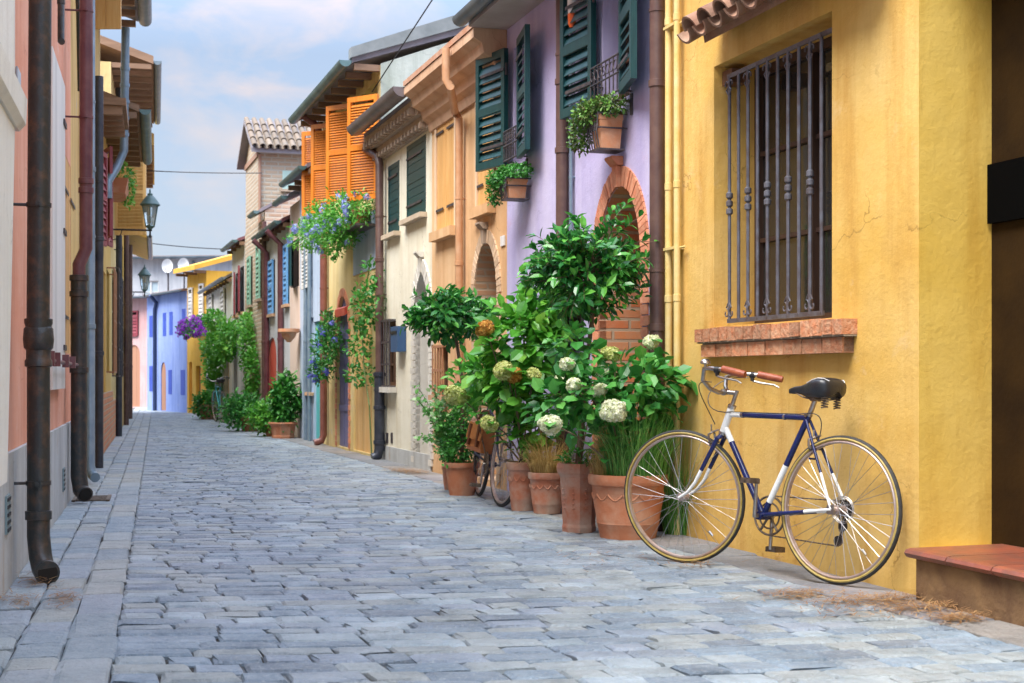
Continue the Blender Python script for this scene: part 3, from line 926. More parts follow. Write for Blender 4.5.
def stonemat(name, c1, c2, spot, isl=.25, rough=.5):
    m, n, l, b = _new(name)
    v = _map(n, l)
    a = _mix(n, l, _ramp(n, l, _noise(n, l, v, 4.0, 8, .65), .32, .68), c1, c2)
    g = n.new('ShaderNodeNewGeometry')
    r = n.new('ShaderNodeValToRGB'); cr = r.color_ramp
    cr.elements[0].position = 0; cr.elements[0].color = (1 - isl, 1 - isl, 1 - isl * .85, 1)
    cr.elements[1].position = 1; cr.elements[1].color = (1 + isl, 1 + isl, 1 + isl, 1)
    e = cr.elements.new(.5); e.color = (1.0, .97, 1.05, 1); e = cr.elements.new(.62); e.color = (1.10, 1.03, .96, 1); e = cr.elements.new(.80); e.color = (1.08, .98, .88, 1); e = cr.elements.new(.30); e.color = (.84, .90, .98, 1)
    l.new(g.outputs['Random Per Island'], r.inputs['Fac'])
    a = _mix(n, l, 1.0, a, r.outputs['Color'], 'MULTIPLY')
    a = _mix(n, l, _ramp(n, l, _noise(n, l, v, 55, 6, .75), .52, .70, (0, 0, 0), (.65, .65, .65)), a, spot)
    a = _mix(n, l, _ramp(n, l, _noise(n, l, v, 1.3, 6, .7), .52, .72, (0, 0, 0), (.45, .45, .45)), a, tuple(x * 1.25 for x in c2))
    a = _mix(n, l, _ramp(n, l, _noise(n, l, v, 17, 6, .75), .60, .72, (0, 0, 0), (.5, .5, .5)), a, tuple(x * .5 for x in c1))
    l.new(a, b.inputs['Base Color'])
    rr = _ramp(n, l, _noise(n, l, v, 9, 4), .3, .7, (rough - .14,) * 3, (rough + .16,) * 3); l.new(rr, b.inputs['Roughness'])
    b.inputs['Specular IOR Level'].default_value = .6
    p1 = _bump(n, l, b, _noise(n, l, v, 14, 5, .6), 1.0, .030)
    _bump(n, l, b, _noise(n, l, v, 60, 6, .75), 1.0, .010, p1)
    return m
COB = stonemat('street_stone', (0.175, 0.225, 0.260), (0.35, 0.41, 0.44), (0.47, 0.49, 0.49), .32)
FLAG = stonemat('flagstone', (0.24, 0.29, 0.31), (0.36, 0.40, 0.41), (0.45, 0.46, 0.45), .16, .6)

def stones(items, fr):
    """items: u0,u1,n0,n1 -> worn blocks with rounded rims"""
    V = []; F = []; k = 0
    it = np.array(items); N = len(it)
    z = rng.normal(0, .0022, N); tilt = rng.normal(0, .007, (N, 2))
    cu = (it[:, 0] + it[:, 1]) / 2; cn = (it[:, 2] + it[:, 3]) / 2
    out = []
    for (ins, h, jit) in ((0.0, -.035, .002), (0.0, -.009, .004), (.012, 0.0, .005)):
        for (a, b) in ((0, 2), (1, 2), (1, 3), (0, 3)):
            uu = it[:, a] + (ins if a == 0 else -ins) + rng.normal(0, jit, N)
            nn = it[:, b] + (ins if b == 2 else -ins) + rng.normal(0, jit, N)
            hh = h + z + (uu - cu) * tilt[:, 0] + (nn - cn) * tilt[:, 1]
            out.append(np.stack([uu, nn, hh], 1))
    V = np.stack(out, 1).reshape(-1, 3)
    b = np.arange(N)[:, None] * 12
    F = (b + np.array([8, 9, 10, 11])).tolist()
    for lv in (0, 4):
        for s in range(4):
            F += (b + np.array([lv + s, lv + (s + 1) % 4, lv + 4 + (s + 1) % 4, lv + 4 + s])).tolist()
    return V, F

def smooth_noise(x, y, s):
    return math.sin(x * s + 1.3 * math.sin(y * s * .7)) * .5 + math.sin(y * s * 1.7 + x * s * .4 + 2) * .3

WARP = .045
items = []
u = .6
while u < 45:
    th = random.uniform(.115, .160)
    n = 0.34 + random.uniform(-.12, 0)
    while n < 12:
        wd = random.uniform(.14, .25) if random.random() < .8 else random.uniform(.24, .33)
        wob = .05 * smooth_noise(u, n, .9) + .02 * math.sin(n * 3 + u)
        p = FR.w(u + th / 2, n + wd / 2, 0)
        wq = WARP * (n + wd / 2) ** 2
        nl = FL.inv(FR.w(u + wob + th / 2 + wq, n + wd, 0))[1]
        nl0 = FL.inv(FR.w(u + wob + th / 2 + wq, n, 0))[1]
        if nl0 < .60: break
        if nl < .53 + .10:
            wd *= max(.1, (nl0 - .524) / max(nl0 - nl, 1e-6))
        e = random.uniform(.0025, .0055)
        g = random.uniform(.004, .010)
        items.append((u + wob + g * .5, u + wob + th - g, max(n, .34) + e, n + wd - e))
        n += wd
    u += th
V, F_ = stones(items, FR)
V[:, 0] += WARP * V[:, 1] ** 2
mb = MB(); mb.v = V.tolist(); mb.f = F_
mb.build('street_paving', COB, F=FR, off=(0, 0, 0), kind='structure')

items = []
u = -48
while u < -1.0:      # kerb band of long slabs, and small setts between it and the left walls
    L = random.uniform(.35, .55)
    items.append((u + .004, u + L - .004, .353, .521)); u += L
for k in range(2):
    u = -48
    while u < -1.0:
        L = random.uniform(.20, .36)
        items.append((u + .006, u + L - .006, .012 + k * .17 + .004, .012 + (k + 1) * .17 - .004)); u += L
V, F_ = stones(items, FL)
mb = MB(); mb.v = V.tolist(); mb.f = F_
mb.build('pavement', FLAG, F=FL, off=(0, 0, 0), kind='structure')
items = []
u = 1.0
while u < 43:        # strip of slabs along the right hand walls
    L = random.uniform(.45, .9)
    items.append((u + .005, u + L - .005, .008, .335)); u += L
V, F_ = stones(items, FR)
mb = MB(); mb.v = V.tolist(); mb.f = F_
mb.build('pavement', stonemat('wall_foot_slab', (0.17, 0.175, 0.175), (0.30, 0.29, 0.275), (0.34, 0.31, 0.28), .15, .7), F=FR, off=(0, 0, 0), kind='structure')

# ------------------------------------------------------------------ right side, yellow house with the barred window
GR = 'houses along the right side of the street'
GL = 'houses along the left side of the street'
uC = FR.pu(919); uE = FR.pu(664)
w1 = opx(FR, 714, 832, 67, 327, .30)
door1 = op(uC - 1.3, uC, 0.19, 2.95, .37, None, YELJ)
r, a, b = house(FR, uC - 4.5, uE, 4.6, YEL, 'golden yellow house with the barred window behind the leaning bicycle', [w1, door1], 4.0, GR)
roof(r, a, b, 4.6, .4, 5, .9, SLATE, GUT)
window(r, w1, woodmat('black_brown_wood', (0.035, 0.016, 0.010), (0.06, 0.03, 0.018), 0.6), GLASS, 1, 2, .05)
gz0, gz1 = w1['z0'] + .03, 2.64
g = grille(r, FR.pu(821.5, -.035), FR.pu(729.5, -.035), gz0, gz1, -.035, 10, IRONG, True, 2, True, .010)
MB().box(w1['a'] + .004, FR.pu(821.5, -.035), -.041, -.029, gz1 - .012, gz1 + .012).build('grille_rail', IRONG, r)
# dark lintel board the bars are fixed to
MB().box(w1['b'] - .13, w1['b'] - .004, -.15, -.05, gz1 - .03, gz1 + .05).build('lintel_block', DARKW, r)
d = closing(r, door1, mat('shaded_ochre_door', (0.018, 0.009, 0.003), (0.034, 0.017, 0.004), 3, .8, bump=.2, spec=.1), 'door', 0, 0, False)  # ochre brown darkened so the colour carries the shade of a deeper recess
MB().box(door1['b'] - .75, door1['b'] - .01, -.368, -.34, 1.62, 1.88).build('panel', mat('jet_paint', (.002, .002, .002), rough=.9, bump=0, spec=.03), d)
# brick sill in two courses
ua, za = FR.px(697, 329, .07); ub, _ = FR.px(842, 319, .085)
zt = w1['z0'] - .012
q = MB(); k = 16
for i in range(k):
    x0 = ub + (ua - ub) * i / k; x1 = ub + (ua - ub) * (i + 1) / k
    q.box(x0 + .006, x1 - .006, -.09 + .0, .085 + random.uniform(-.006, .006), zt - .075 + random.uniform(-.003, .003), zt + random.uniform(-.004, .006))
k = 8
for i in range(k):
    x0 = ub + .03 + (ua - ub - .06) * i / k; x1 = ub + .03 + (ua - ub - .06) * (i + 1) / k
    q.box(x0 + .006, x1 - .006, .001, .062 + random.uniform(-.005, .005), zt - .160, zt - .088 + random.uniform(-.003, .003))
s = q.build('brick_sill', SILB, r)
MB().box(ub + .008, ua - .008, .001, .072, zt - .083, zt - .008).box(ub + .036, ua - .036, .0012, .052, zt - .155, zt - .084).build('mortar', MORT, s)
# tiled hood
uh, zh = FR.px(686, 36, .24)
q = tiles(uC + .15, uh, .015, zh + .16, .25, zh + .01, .19)
t = q.build('tiled_hood', TILE, r, smooth=True)
MB().prism([(.003, zh + .06), (.15, zh - .045), (.16, zh + .01), (.003, zh + .12)], uC + .16, uh - .05).build('hood_bed', mat('hood_mortar', (0.26, 0.13, 0.08), (0.34, 0.20, 0.12), 9, 0.9, bump=0.5), t)
# door step with rounded tiles
us, zs_ = FR.px(905, 545, .12)
zs_ = .215
q = MB(); x = us - 3.0
while x < us - .01:
    x1 = min(x + .30, us)
    prof = [(-.365, zs_ - .03), (-.365, zs_), (.10, zs_), (.118, zs_ - .006), (.128, zs_ - .02), (.118, zs_ - .036), (.10, zs_ - .042), (.05, zs_ - .042)]
    q.prism([(p[0], p[1] + random.uniform(-.001, .001)) for p in prof], x + .004, x1 - .004); x += .30
st = q.build('doorstep', STEPT, r)
MB().prism([(-.36, zs_ - .05), (-.36, zs_ - .006), (.112, zs_ - .006), (.118, zs_ - .02), (.10, zs_ - .036), (.05, zs_ - .05)], us - 3.0, us - .006).build('joint', mat('tile_joint', (.45, .40, .36), rough=.9, bump=0), st)
MB().box(us - 3.0, us - .03, .002, .085, -.05, zs_ - .045).build('riser', mat('riser_plaster', (0.11, 0.055, 0.025), (0.24, 0.14, 0.06), 5, 0.9, bump=0.9, bscale=20), st)
# cream painted thin pipes and brown downpipe at the corner of the lavender house
for x, rad in ((668.5, .021), (677, .020)):
    uu = FR.pu(x, .045)
    pipe(r, [(uu, .045, 0), (uu, .045, 4.5)], rad, PIPY, (.75, 1.42, 2.1, 3.1), 'gas_pipe')
uu = FR.pu(672, .045)
for z in (1.72, 3.06):
    q = MB(); q.box(uu - .075, uu + .075, .002, .07, z - .008, z + .008).tube([(uu - .09, .03, z), (uu - .16, .03, z)], .008, 6)
    q.build('pipe_bracket', PIPY, r)

# ------------------------------------------------------------------ lavender house
uA, uB = uE, FR.pu(507)
zwin = (2.80, 3.74)
wA = op(FR.pu(603), FR.pu(630), zwin[0], zwin[1], .16)
wB = op(FR.pu(514), FR.pu(526), 2.70, 3.66, .16)
_, zA = FR.px(622, 186)
arA = op(FR.pu(599.5), FR.pu(642), .05, zA, .75, zA - .52, BRR)
wg = opx(FR, 560, 584, 300, 352, .12)
r, a, b = house(FR, uA, uB, 3.9, LAV, 'lavender house with green louvred shutters and a pointed brick arch', [wA, wB, arA, wg], 5.0, GR)
roof(r, a, b, 3.9, .34, 5, 1.2, SLATE, GUT, .07)
MB().box(a, b, .002, .335, 3.86, 3.897).build('soffit', mat('soffit_plaster', (0.42, 0.34, 0.30), (0.5, 0.42, 0.38), 4, 0.9), r)
window(r, wA, DARKW, GLASS, 1, 2); window(r, wB, DARKW, GLASS, 1, 2)
window(r, wg, DARKW, GLASS, 1, 1); grille(r, wg['a'] + .03, wg['b'] - .03, wg['z0'] + .02, wg['z1'] - .02, -.03, 6, IRON, False, 3)
shutter(r, wA['b'], zwin[0], zwin[1], .50, -1, 174, GREEN, .05, pitch=.072, th=.04, fr=.055, strap=IRON)
shutter(r, wA['a'], zwin[0], zwin[1], .50, 1, 167, GREEN, .04, pitch=.072, th=.04, fr=.055, strap=IRON)
shutter(r, wB['b'], wB['z0'], wB['z1'], .50, -1, 168, GREEN, .05, pitch=.072, th=.04, fr=.055, strap=IRON)
shutter(r, wB['a'], wB['z0'], wB['z1'], .50, 1, 170, GREEN, .04, pitch=.072, th=.04, fr=.055, strap=IRON)
closing(r, arA, DARKW, 'door', 0, 0, True)
voussoirs(r, arA, .135, VOU, .012, 40)
# little iron window guards
for w in (wA, wB):
    q = MB(); z0 = w['z0']; n = .09
    for z in (z0 + .02, z0 + .14, z0 + .26): q.tube([(w['a'] - .02, 0, z), (w['a'] - .02, n, z), (w['b'] + .0, n, z), (w['b'] + .0, 0, z)], .007, 6)
    k = 7
    for i in range(k + 1):
        x = w['a'] + (w['b'] - w['a']) * i / k
        q.tube([(x, n, z0 + .02), (x, n, z0 + .26)], .005, 6)
        if i < k: q.tube(arc((x + (w['b'] - w['a']) / k / 2, n, z0 + .20), .032, 0, 2 * math.pi, 10), .004, 5)
    q.build('window_guard', IRON, r, smooth=True)
    q = MB().tube([(w['a'] - .04, .0, z0 - .05), (w['a'] - .04, .12, z0 - .05), (w['a'] + .16, .12, z0 - .05)], .009, 6)
    q.box(w['a'] - .055, w['a'] - .025, .0, .012, z0 - .14, z0 + .0)
    q.build('shutter_stay', IRON, r)
uu = FR.pu(563, .07)
pipe(r, [(uu, .075, -.02), (uu, .075, 3.84)], .048, PIPB, (1.05, 2.6, 3.1), 'downpipe', (1.6, 3.3))
uu = FR.pu(571, .03)
pipe(r, [(uu, .03, 0), (uu, .03, 3.84)], .013, PIPS, (), 'conduit', (1.2, 2.4, 3.2), 8)
uu = FR.pu(657, .065)
pipe(r, [(uu, .065, -.02), (uu, .065, 3.9)], .046, PIPB, (1.25, 2.75), 'downpipe', (1.60, 3.2))
# small float hung on a cord
uu, zz = FR.px(572, 28, .10)
t = thing('fishing_float', 'white and orange float hanging on a cord beside the brown downpipe', 'float', FR, uu, .10, zz)
fl = MB().lathe([(.001, .09), (.028, .10), (.034, .16), (.030, .26), (.016, .34), (.004, .36)], (uu, .10, zz), 16).build('body', WHITEP, t, smooth=True)
MB().lathe([(.001, 0), (.018, .004), (.028, .03), (.031, .10)], (uu, .10, zz), 16).build('tip', mat('orange_paint', (.75, .12, .02), rough=.4, bump=0), t, smooth=True)
MB().tube([(uu, .10, zz + .35), (uu, .06, 3.85)], .003, 5).build('cord', WHITEP, t)

# ------------------------------------------------------------------ peach house
uA, uB = FR.pu(507), FR.pu(432)
wa = opx(FR, 438, 456, 114, 233, .05); wb = opx(FR, 479, 494, 88, 209, .05)
_, zp = FR.px(487, 243)
arB = op(FR.pu(475.5), FR.pu(497.5), .05, zp, .75, zp - .46, BRO)
wg = opx(FR, 437, 448, 347, 394, .12)
r, a, b = house(FR, uA, uB, 3.62, PEA, 'peach house with a heavy brick cornice and closed honey wood shutters', [wa, wb, arB, wg], 5.0, GR)
corn = [(.002, 3.42), (.03, 3.42), (.05, 3.50), (.10, 3.54), (.12, 3.62), (.20, 3.66), (.22, 3.74), (.29, 3.78), (.29, 3.86), (.002, 3.86)]
MB().prism(corn, a, b).build('cornice', TRIM, r)
roof(r, a, b, 3.862, .30, 5, 1.2, mat('orange_roof_edge', (0.40, 0.19, 0.10), (0.46, 0.27, 0.17), 6, .8, bump=.4), None, th=.05)
for w in (wa, wb):
    m_ = (w['a'] + w['b']) / 2; ww = (w['b'] - w['a']) / 2
    shutter(r, w['b'], w['z0'], w['z1'], ww - .003, -1, 0, OAK, -.02, 'vboard', strap=IRON)
    shutter(r, w['a'], w['z0'], w['z1'], ww - .003, 1, 0, OAK, -.02, 'vboard', strap=IRON)
    sill(r, w['a'], w['b'], w['z0'], .08, .09, PEA, .06)
    q = MB(); t_ = .06
    q.box(w['a'] - t_, w['a'] - .002, .002, .022, w['z0'], w['z1'] + t_).box(w['b'] + .002, w['b'] + t_, .002, .022, w['z0'], w['z1'] + t_).box(w['a'], w['b'], .002, .022, w['z1'] + .002, w['z1'] + t_)
    q.build('window_surround', mat('peach_trim', (0.66, 0.45, 0.27), (0.70, 0.52, 0.35), 5, .85), r)
window(r, wg, DARKW, GLASS, 0, 1); grille(r, wg['a'] + .02, wg['b'] - .02, wg['z0'], wg['z1'], .05, 5, mat('rust_iron', (.34, .16, .08), rough=.7), False, 3, box=1)
sill(r, wg['a'], wg['b'], wg['z0'] - .01, .08, .05, TRIM)
closing(r, arB, DARKW, 'door', 0, 0, True)
voussoirs(r, arB, .12, VOP, .012, 26, keym=TRIMC)
uu = FR.pu(459, .06); u2 = FR.pu(446, .06); _, zz = FR.px(446, 78, .06); _, z2 = FR.px(459, 100, .06)
u2 = FR.pu(447, .33)
pipe(r, [(uu, .06, -.02), (uu, .06, 3.34), (uu + .03, .09, 3.40), (u2 - .04, .31, 3.50), (u2, .34, 3.56), (u2, .34, 3.84)], .036, PIPC, (1.0, 2.0), 'downpipe', (1.5, 2.6))
MB().box(FR.pu(505.5), FR.pu(501.5), .002, .012, FR.px(503, 246)[1], FR.px(503, 236)[1]).build('number_tile', WHITEP, r)

# ------------------------------------------------------------------ cream house
uA, uB = FR.pu(432), FR.pu(380.5)
wa = opx(FR, 388.5, 399.5, 167, 236, .05); wb = opx(FR, 407, 426, 147, 221, .05)
wg = opx(FR, 384, 396, 322, 386, .10)
_, zp = FR.px(423, 272)
arC = op(FR.pu(415.5), FR.pu(430), .05, zp, .45, zp - .50, TRIMW)
r, a, b = house(FR, uA, uB, 3.62, CRE, 'cream house with bottle green board shutters and a large round gutter', [wa, wb, wg, arC], 5.0, GR)
q = MB().prism([(.002, 3.47), (.05, 3.47), (.05, 3.53), (.09, 3.53), (.09, 3.60), (.15, 3.60), (.15, 3.68), (.20, 3.68), (.20, 3.74), (.002, 3.74)], a, b)
x = a + .05
while x < b - .1:
    q.box(x, x + .07, .051, .115, 3.475, 3.528); q.box(x + .06, x + .13, .151, .215, 3.61, 3.678); x += .16
q.build('corbel_course', TRIMC, r)
roof(r, a, b, 3.745, .20, 5, 1.1, SLATE, None, th=.05)
gutter(r, a, b, .205, 3.86, .10, GUTB)
for w in (wa, wb):
    shutter(r, w['b'], w['z0'], w['z1'], (w['b'] - w['a']), -1, 0, GREEN, -.03, 'hboard', strap=IRON)
    sill(r, w['a'], w['b'], w['z0'], .08, .05, mat('sill_stone', (.52, .42, .30), (.44, .34, .24), 8, .85))
window(r, wg, DARKW, GLASS, 1, 2); grille(r, wg['a'] + .02, wg['b'] - .02, wg['z0'], wg['z1'], .07, 5, IRON, False, 4, box=1)
sill(r, wg['a'], wg['b'], wg['z0'] - .01, .10, .06, TRIMW)
closing(r, arC, mat('grey_door_paint', (.42, .42, .42), (.50, .50, .49), 4, .6), 'door', 0, 0, True)
# raised pale surround round the arch
voussoirs(r, arC, .15, TRIMW, .02, 24, key=True, keym=TRIMW)
x0, z0 = FR.px(398.5, 352, .01); x1, z1 = FR.px(405.5, 326, .01)
t = thing('letter_box', 'dark blue letter box on the cream wall beside the barred window', 'letter box', FR, (x0 + x1) / 2, .0, z0)
MB().box(min(x0, x1), max(x0, x1), .004, .10, z0, z1).build('box', STEELP if False else mat('navy_box', (.03, .08, .18), rough=.4, bump=.05), t)
MB().box(min(x0, x1) + .03, max(x0, x1) - .03, .101, .108, z1 - .08, z1 - .05).build('slot', BLACK, t)
MB().box(a, b, .002, .02, -.05, .16).build('plinth', GREYP, r)
for x, y in ((389, 439), (392.5, 440), (409, 386), (409, 372), (409, 400)):
    pass
q = MB()
for x in (387.5, 392): 
    uu, zz = FR.px(x, 438); q.box(uu - .05, uu + .05, .001, .006, zz - .06, zz + .06)
q.build('vent', IRON, r)
# brown pipe with the cast iron foot, fixed at the corner
uu = FR.pu(379.5, .08); u2 = FR.pu(364, .16)
_, zz = FR.px(379, 165, .08); _, z2 = FR.px(366, 132, .16)
_, zf = FR.px(378, 372, .08)
pipe(r, [(uu, .08, zf - .02), (uu, .08, zz), (uu + .05, .085, zz + .10), (uu + .55, .2, 3.70), (uu + .62, .26, 3.80)], .048, PIPB, (2.3,), 'downpipe', (1.9, 2.8))
pipe(r, [(uu, .08, .10), (uu, .08, zf)], .062, PIPK, (.6, zf - .03, .20), 'pipe_foot', (.8,))
pipe(r, [(uu, .08, .14), (uu, .10, .05), (uu, .16, .02)], .058, PIPK, (), 'pipe_shoe')

# ------------------------------------------------------------------ straw yellow house with orange shutters
uA, uB = FR.pu(380.5), FR.pu(322)
wd = opx(FR, 353.5, 372, 302, 455, .03, z0=.02)
wp = opx(FR, 337, 349, 298, 447, .04, z0=.02); wp['zs'] = wp['z1'] - .55
wu1 = opx(FR, 356, 377.5, 100, 196, .2); wu2 = opx(FR, 334, 352, 118, 204, .2)
ws = opx(FR, 325, 333, 312, 350, .1)
zt = 4.62
r, a, b = house(FR, uA, uB, zt, STY, 'straw yellow house with big open orange shutters and a wooden door', [wd, wp, wu1, wu2, ws], 5.0, GR)
for w in (wu1, wu2): window(r, w, DARKW, GLASS, 1, 2)
roof(r, a, b, zt, .34, 5, .95, SLATE, GUTT, .075, rafters=.45, ext=.0)
# tall side wall in grey green stucco, with its coping
sl = .95 / 2.5
MB().prism([(.0, 3.2), (.0, zt + .01), (-2.5, zt + .95), (-5, zt + .01), (-5, 3.2)], a - .012, a - .003).build('gable', GGR, r)
MB().prism([(.36, zt + .05), (.36, zt + .17), (-2.5, zt + 1.24), (-5.1, zt + .17), (-5.1, zt + .05), (-2.5, zt + 1.02)], a - .05, a + .10).build('verge', mat('verge_lead', (.14, .16, .16), (.22, .24, .24), 3, .6), r)
# panel of grey render under the shutters
uu0, zz0 = FR.px(354, 262); uu1, zz1 = FR.px(378, 222)
MB().box(min(uu0, uu1), max(uu0, uu1), .001, .012, 2.25, 2.95).build('render_patch', BLG, r)
for (xh, xe, w_, ph, m_, yt, yb) in ((379, 355, .46, 142, ORW, 94, 192), (355, 334, .46, 142, ORW, 103, 196), (331.5, 319, .34, 140, ORW, 123, 203), (318.5, 311, .26, 130, ORW, 131, 208)):
    uh = FR.pu(xh, .04); _, za = FR.px(xh, yt, .04); _, zb = FR.px(xh, yb, .04)
    z1 = min(za, zt - .05)
    shutter(r, uh, z1 - 1.22, z1, w_, -1, ph, m_, .04, pitch=.032, th=.035, fr=.05, strap=None)
closing(r, wd, PINE, 'door', 8)
d = closing(r, wp, NAVYP, 'door', 5)
q = MB()
for z in (.5, 1.0, 1.45): q.box(wp['a'] + .03, wp['b'] - .03, -.038, -.022, z, z + .09)
q.build('ledge', NAVYP, d)
voussoirs(r, wp, .11, VOU, .012, 18, key=False)
window(r, ws, mat('grey_frame', (.20, .24, .30), rough=.6), GLASS, 1, 1)
MB().prism([(.004, wp['z1'] - .14), (.05, wp['z1'] - .17), (.05, wp['z1'] - .27), (.004, wp['z1'] - .24)], wp['a'] + .05, wp['b'] - .1).build('red_cloth', REDP, r)
uu = FR.pu(323.5, .07)
pipe(r, [(uu, .20, .03), (uu, .10, .06), (uu, .07, .14), (uu, .07, 4.3), (uu, .2, 4.5), (uu, .38, 4.62)], .05, mat('oxblood_pipe', (.17, .055, .045), (.24, .09, .07), 8, .4), (1.4, 2.9), 'downpipe', (1.0, 2.2, 3.6))

# ------------------------------------------------------------------ blue grey house
uA, uB = FR.pu(322), FR.pu(300)
d1 = opx(FR, 314, 321, 322, 444, .04, z0=.02); d2 = opx(FR, 303, 308.5, 326, 441, .04, z0=.02); w3 = opx(FR, 309.5, 313.5, 318, 392, .1)
wu = opx(FR, 304, 312, 232, 290, .06)
r, a, b = house(FR, uA, uB, 3.96, BLG, 'blue grey house with a turquoise door and two thin pipes', [d1, d2, w3, wu], 5, GR)
roof(r, a, b, 3.96, .22, 5, 1.3, mat('mauve_roof', (.22, .16, .18), (.30, .22, .23), 4, .8), GUTT, .06, rafters=.5)
closing(r, d1, TEAL, 'door', 4); closing(r, d2, STEELP, 'door', 3); window(r, w3, STEELP, GLASS, 0, 2); sill(r, w3['a'], w3['b'], w3['z0'])
shutter(r, wu['b'], wu['z0'], wu['z1'], wu['b'] - wu['a'], -1, 2, WHITEP, .01)
for x in (305.5, 309.5):
    uu = FR.pu(x, .05); pipe(r, [(uu, .05, 0), (uu, .05, 3.9)], .032, PIPS, (1.5,), 'downpipe', (2.4,))

# ------------------------------------------------------------------ narrow peach house
uA, uB = FR.pu(300), FR.pu(290)
wu = opx(FR, 293.5, 299, 241, 288, .06)
r, a, b = house(FR, uA, uB, 3.75, mat('pale_salmon_wall', (.62, .47, .38), (.68, .55, .46), 2, .9, bump=.4), 'narrow pale salmon house between the blue grey house and the grey one', [wu], 5, GR)
roof(r, a, b, 3.78, .18, 5, 1.3, SLATE, GUTT, .06)
shutter(r, wu['b'], wu['z0'], wu['z1'], wu['b'] - wu['a'], -1, 12, GREEN, .0)
uu, zz = FR.px(294, 332, .1)
MB().lathe([(.03, -.16), (.10, -.08), (.12, -.02), (.17, 0), (.17, .05), (.001, .05)], (uu, .18, zz), 14).build('corbel', TERO, r, smooth=True)

# ------------------------------------------------------------------ grey white house with the red door
uA, uB = FR.pu(290), FR.pu(265)
dr = opx(FR, 268, 276.5, 338, 428, .03, z0=.02); dr['zs'] = dr['z1'] - .4
w4 = opx(FR, 270, 275, 262, 315, .06); w5 = opx(FR, 285.5, 290 - .6, 246, 305, .06)
r, a, b = house(FR, uA, uB, 3.5, GRW, 'grey white house with a red door and sky blue shutters', [dr, w4, w5], 5, GR)
roof(r, a, b, 3.5, .14, 5, 1.3, mat('plum_roof', (.19, .07, .09), (.24, .11, .12), 4, .8), GUTT, .06, rafters=.5)
closing(r, dr, REDP, 'door', 4)
for w in (w4, w5):
    shutter(r, w['b'], w['z0'], w['z1'], w['b'] - w['a'], -1, 1, BLUEP, .012, pitch=.09); sill(r, w['a'], w['b'], w['z0'])
for x, m_ in ((266.5, PIPP), (280.5, PIPP), (279.5, PIPP)):
    if x == 279.5: continue
    uu = FR.pu(x, .06); pipe(r, [(uu, .06, 0), (uu, .06, 3.2), (uu, .3, 3.42)], .05, m_, (1.6,), 'downpipe', (2.4,))

# ------------------------------------------------------------------ brick house and its tower
uA, uB = FR.pu(265), FR.pu(245)
w6 = opx(FR, 249, 252.5, 258, 306, .06); w7 = opx(FR, 258, 262, 246, 300, .06)
r, a, b = house(FR, uA, uB, 3.9, LBR if False else BRK, 'old brick house with pale green shutters and a raised brick storey', [w6, w7], 5, GR)
ulow = FR.pu(258.6)
MB().prism([(.10, 4.0), (.10, 4.06), (-1.6, 5.05), (-3.4, 4.06), (-3.4, 4.0), (-1.6, 4.98)], a, ulow - .01).build('lower_roof', SLATE, r)
MB().prism([(-.001, 3.88), (-.001, 4.04), (-1.6, 4.97), (-3.3, 4.04), (-3.3, 3.88)], a + .02, a + .14).build('gable', BRK, r)
gutter(r, a, ulow, .10, 4.03, .06, GUTT)
for w in (w6, w7):
    shutter(r, w['b'], w['z0'], w['z1'], (w['b'] - w['a']), -1, 2, GREENP, .012, pitch=.09); sill(r, w['a'], w['b'], w['z0'], m=TRIMC)
uu = FR.pu(264, .06); pipe(r, [(uu, .06, 0), (uu, .06, 3.8)], .045, PIPB, (1.6,), 'downpipe')
TN = -.03
ta, tb = FR.pu(258.5, TN), FR.pu(245.8, TN)
q = MB(); TD = 4.8; te = 5.35; tr = 5.98; tm = (ta + tb) / 2
q.add([(ta, TN, 3.6), (tb, TN, 3.6), (tb, TN, te), (tm, TN, tr), (ta, TN, te), (ta, TN - TD, 3.6), (tb, TN - TD, 3.6), (tb, TN - TD, te), (tm, TN - TD, tr), (ta, TN - TD, te)],
      [(0, 1, 2, 3, 4), (9, 8, 7, 6, 5), (0, 4, 9, 5), (1, 6, 7, 2)])
q.build('upper_wall', BRK, r)
q = MB()
q.add([(ta - .22, TN + .16, te - .09), (tm, TN + .16, tr + .02), (tb + .22, TN + .16, te - .09), (ta - .22, TN - TD, te - .09), (tm, TN - TD, tr + .02), (tb + .22, TN - TD, te - .09),
       (ta - .22, TN + .16, te - .01), (tm, TN + .16, tr + .10), (tb + .22, TN + .16, te - .01), (ta - .22, TN - TD, te - .01), (tm, TN - TD, tr + .10), (tb + .22, TN - TD, te - .01)],
      [(0, 3, 4, 1), (1, 4, 5, 2), (6, 7, 10, 9), (7, 8, 11, 10), (0, 1, 7, 6), (1, 2, 8, 7), (0, 6, 9, 3), (2, 5, 11, 8), (3, 9, 10, 4), (4, 10, 11, 5)])
q.build('roof', SLATE, r)
# tiles of the slope that faces down the street, built turned by a right angle
tt = tiles(0, TD + .1, 0, 0, .01 + (tm - ta) + .24, -(tr - te + .10), .15)
vv = [(tm - (y), TN + .14 - x, tr + .12 + z) for x, y, z in tt.v]
q = MB(); q.add(vv, tt.f); q.build('roof_tile', TILP, r, smooth=True)
q = MB().prism([(TN + .03, te - .14), (TN + .03, te - .04), (TN + .002, te - .04), (TN + .002, te - .14)], ta, tb)
q.tube([(ta - .03, TN - .02, 3.9), (ta - .03, TN - .02, te - .1)], .03, 8)
q.build('string_course', mat('course_brick', (.34, .20, .14), rough=.8), r)
# window in the raised storey, on the face looking down the street
px0 = TN - .46
MB().box(ta - .006, ta + .02, px0 - .24, px0, 4.60, 4.96).build('window', mat('pale_green_board', (.38, .55, .50), (.46, .62, .56), 5, .6), r)
MB().box(ta - .05, ta - .001, px0 - .28, px0 + .04, 4.55, 4.597).build('sill', TRIMC, r)

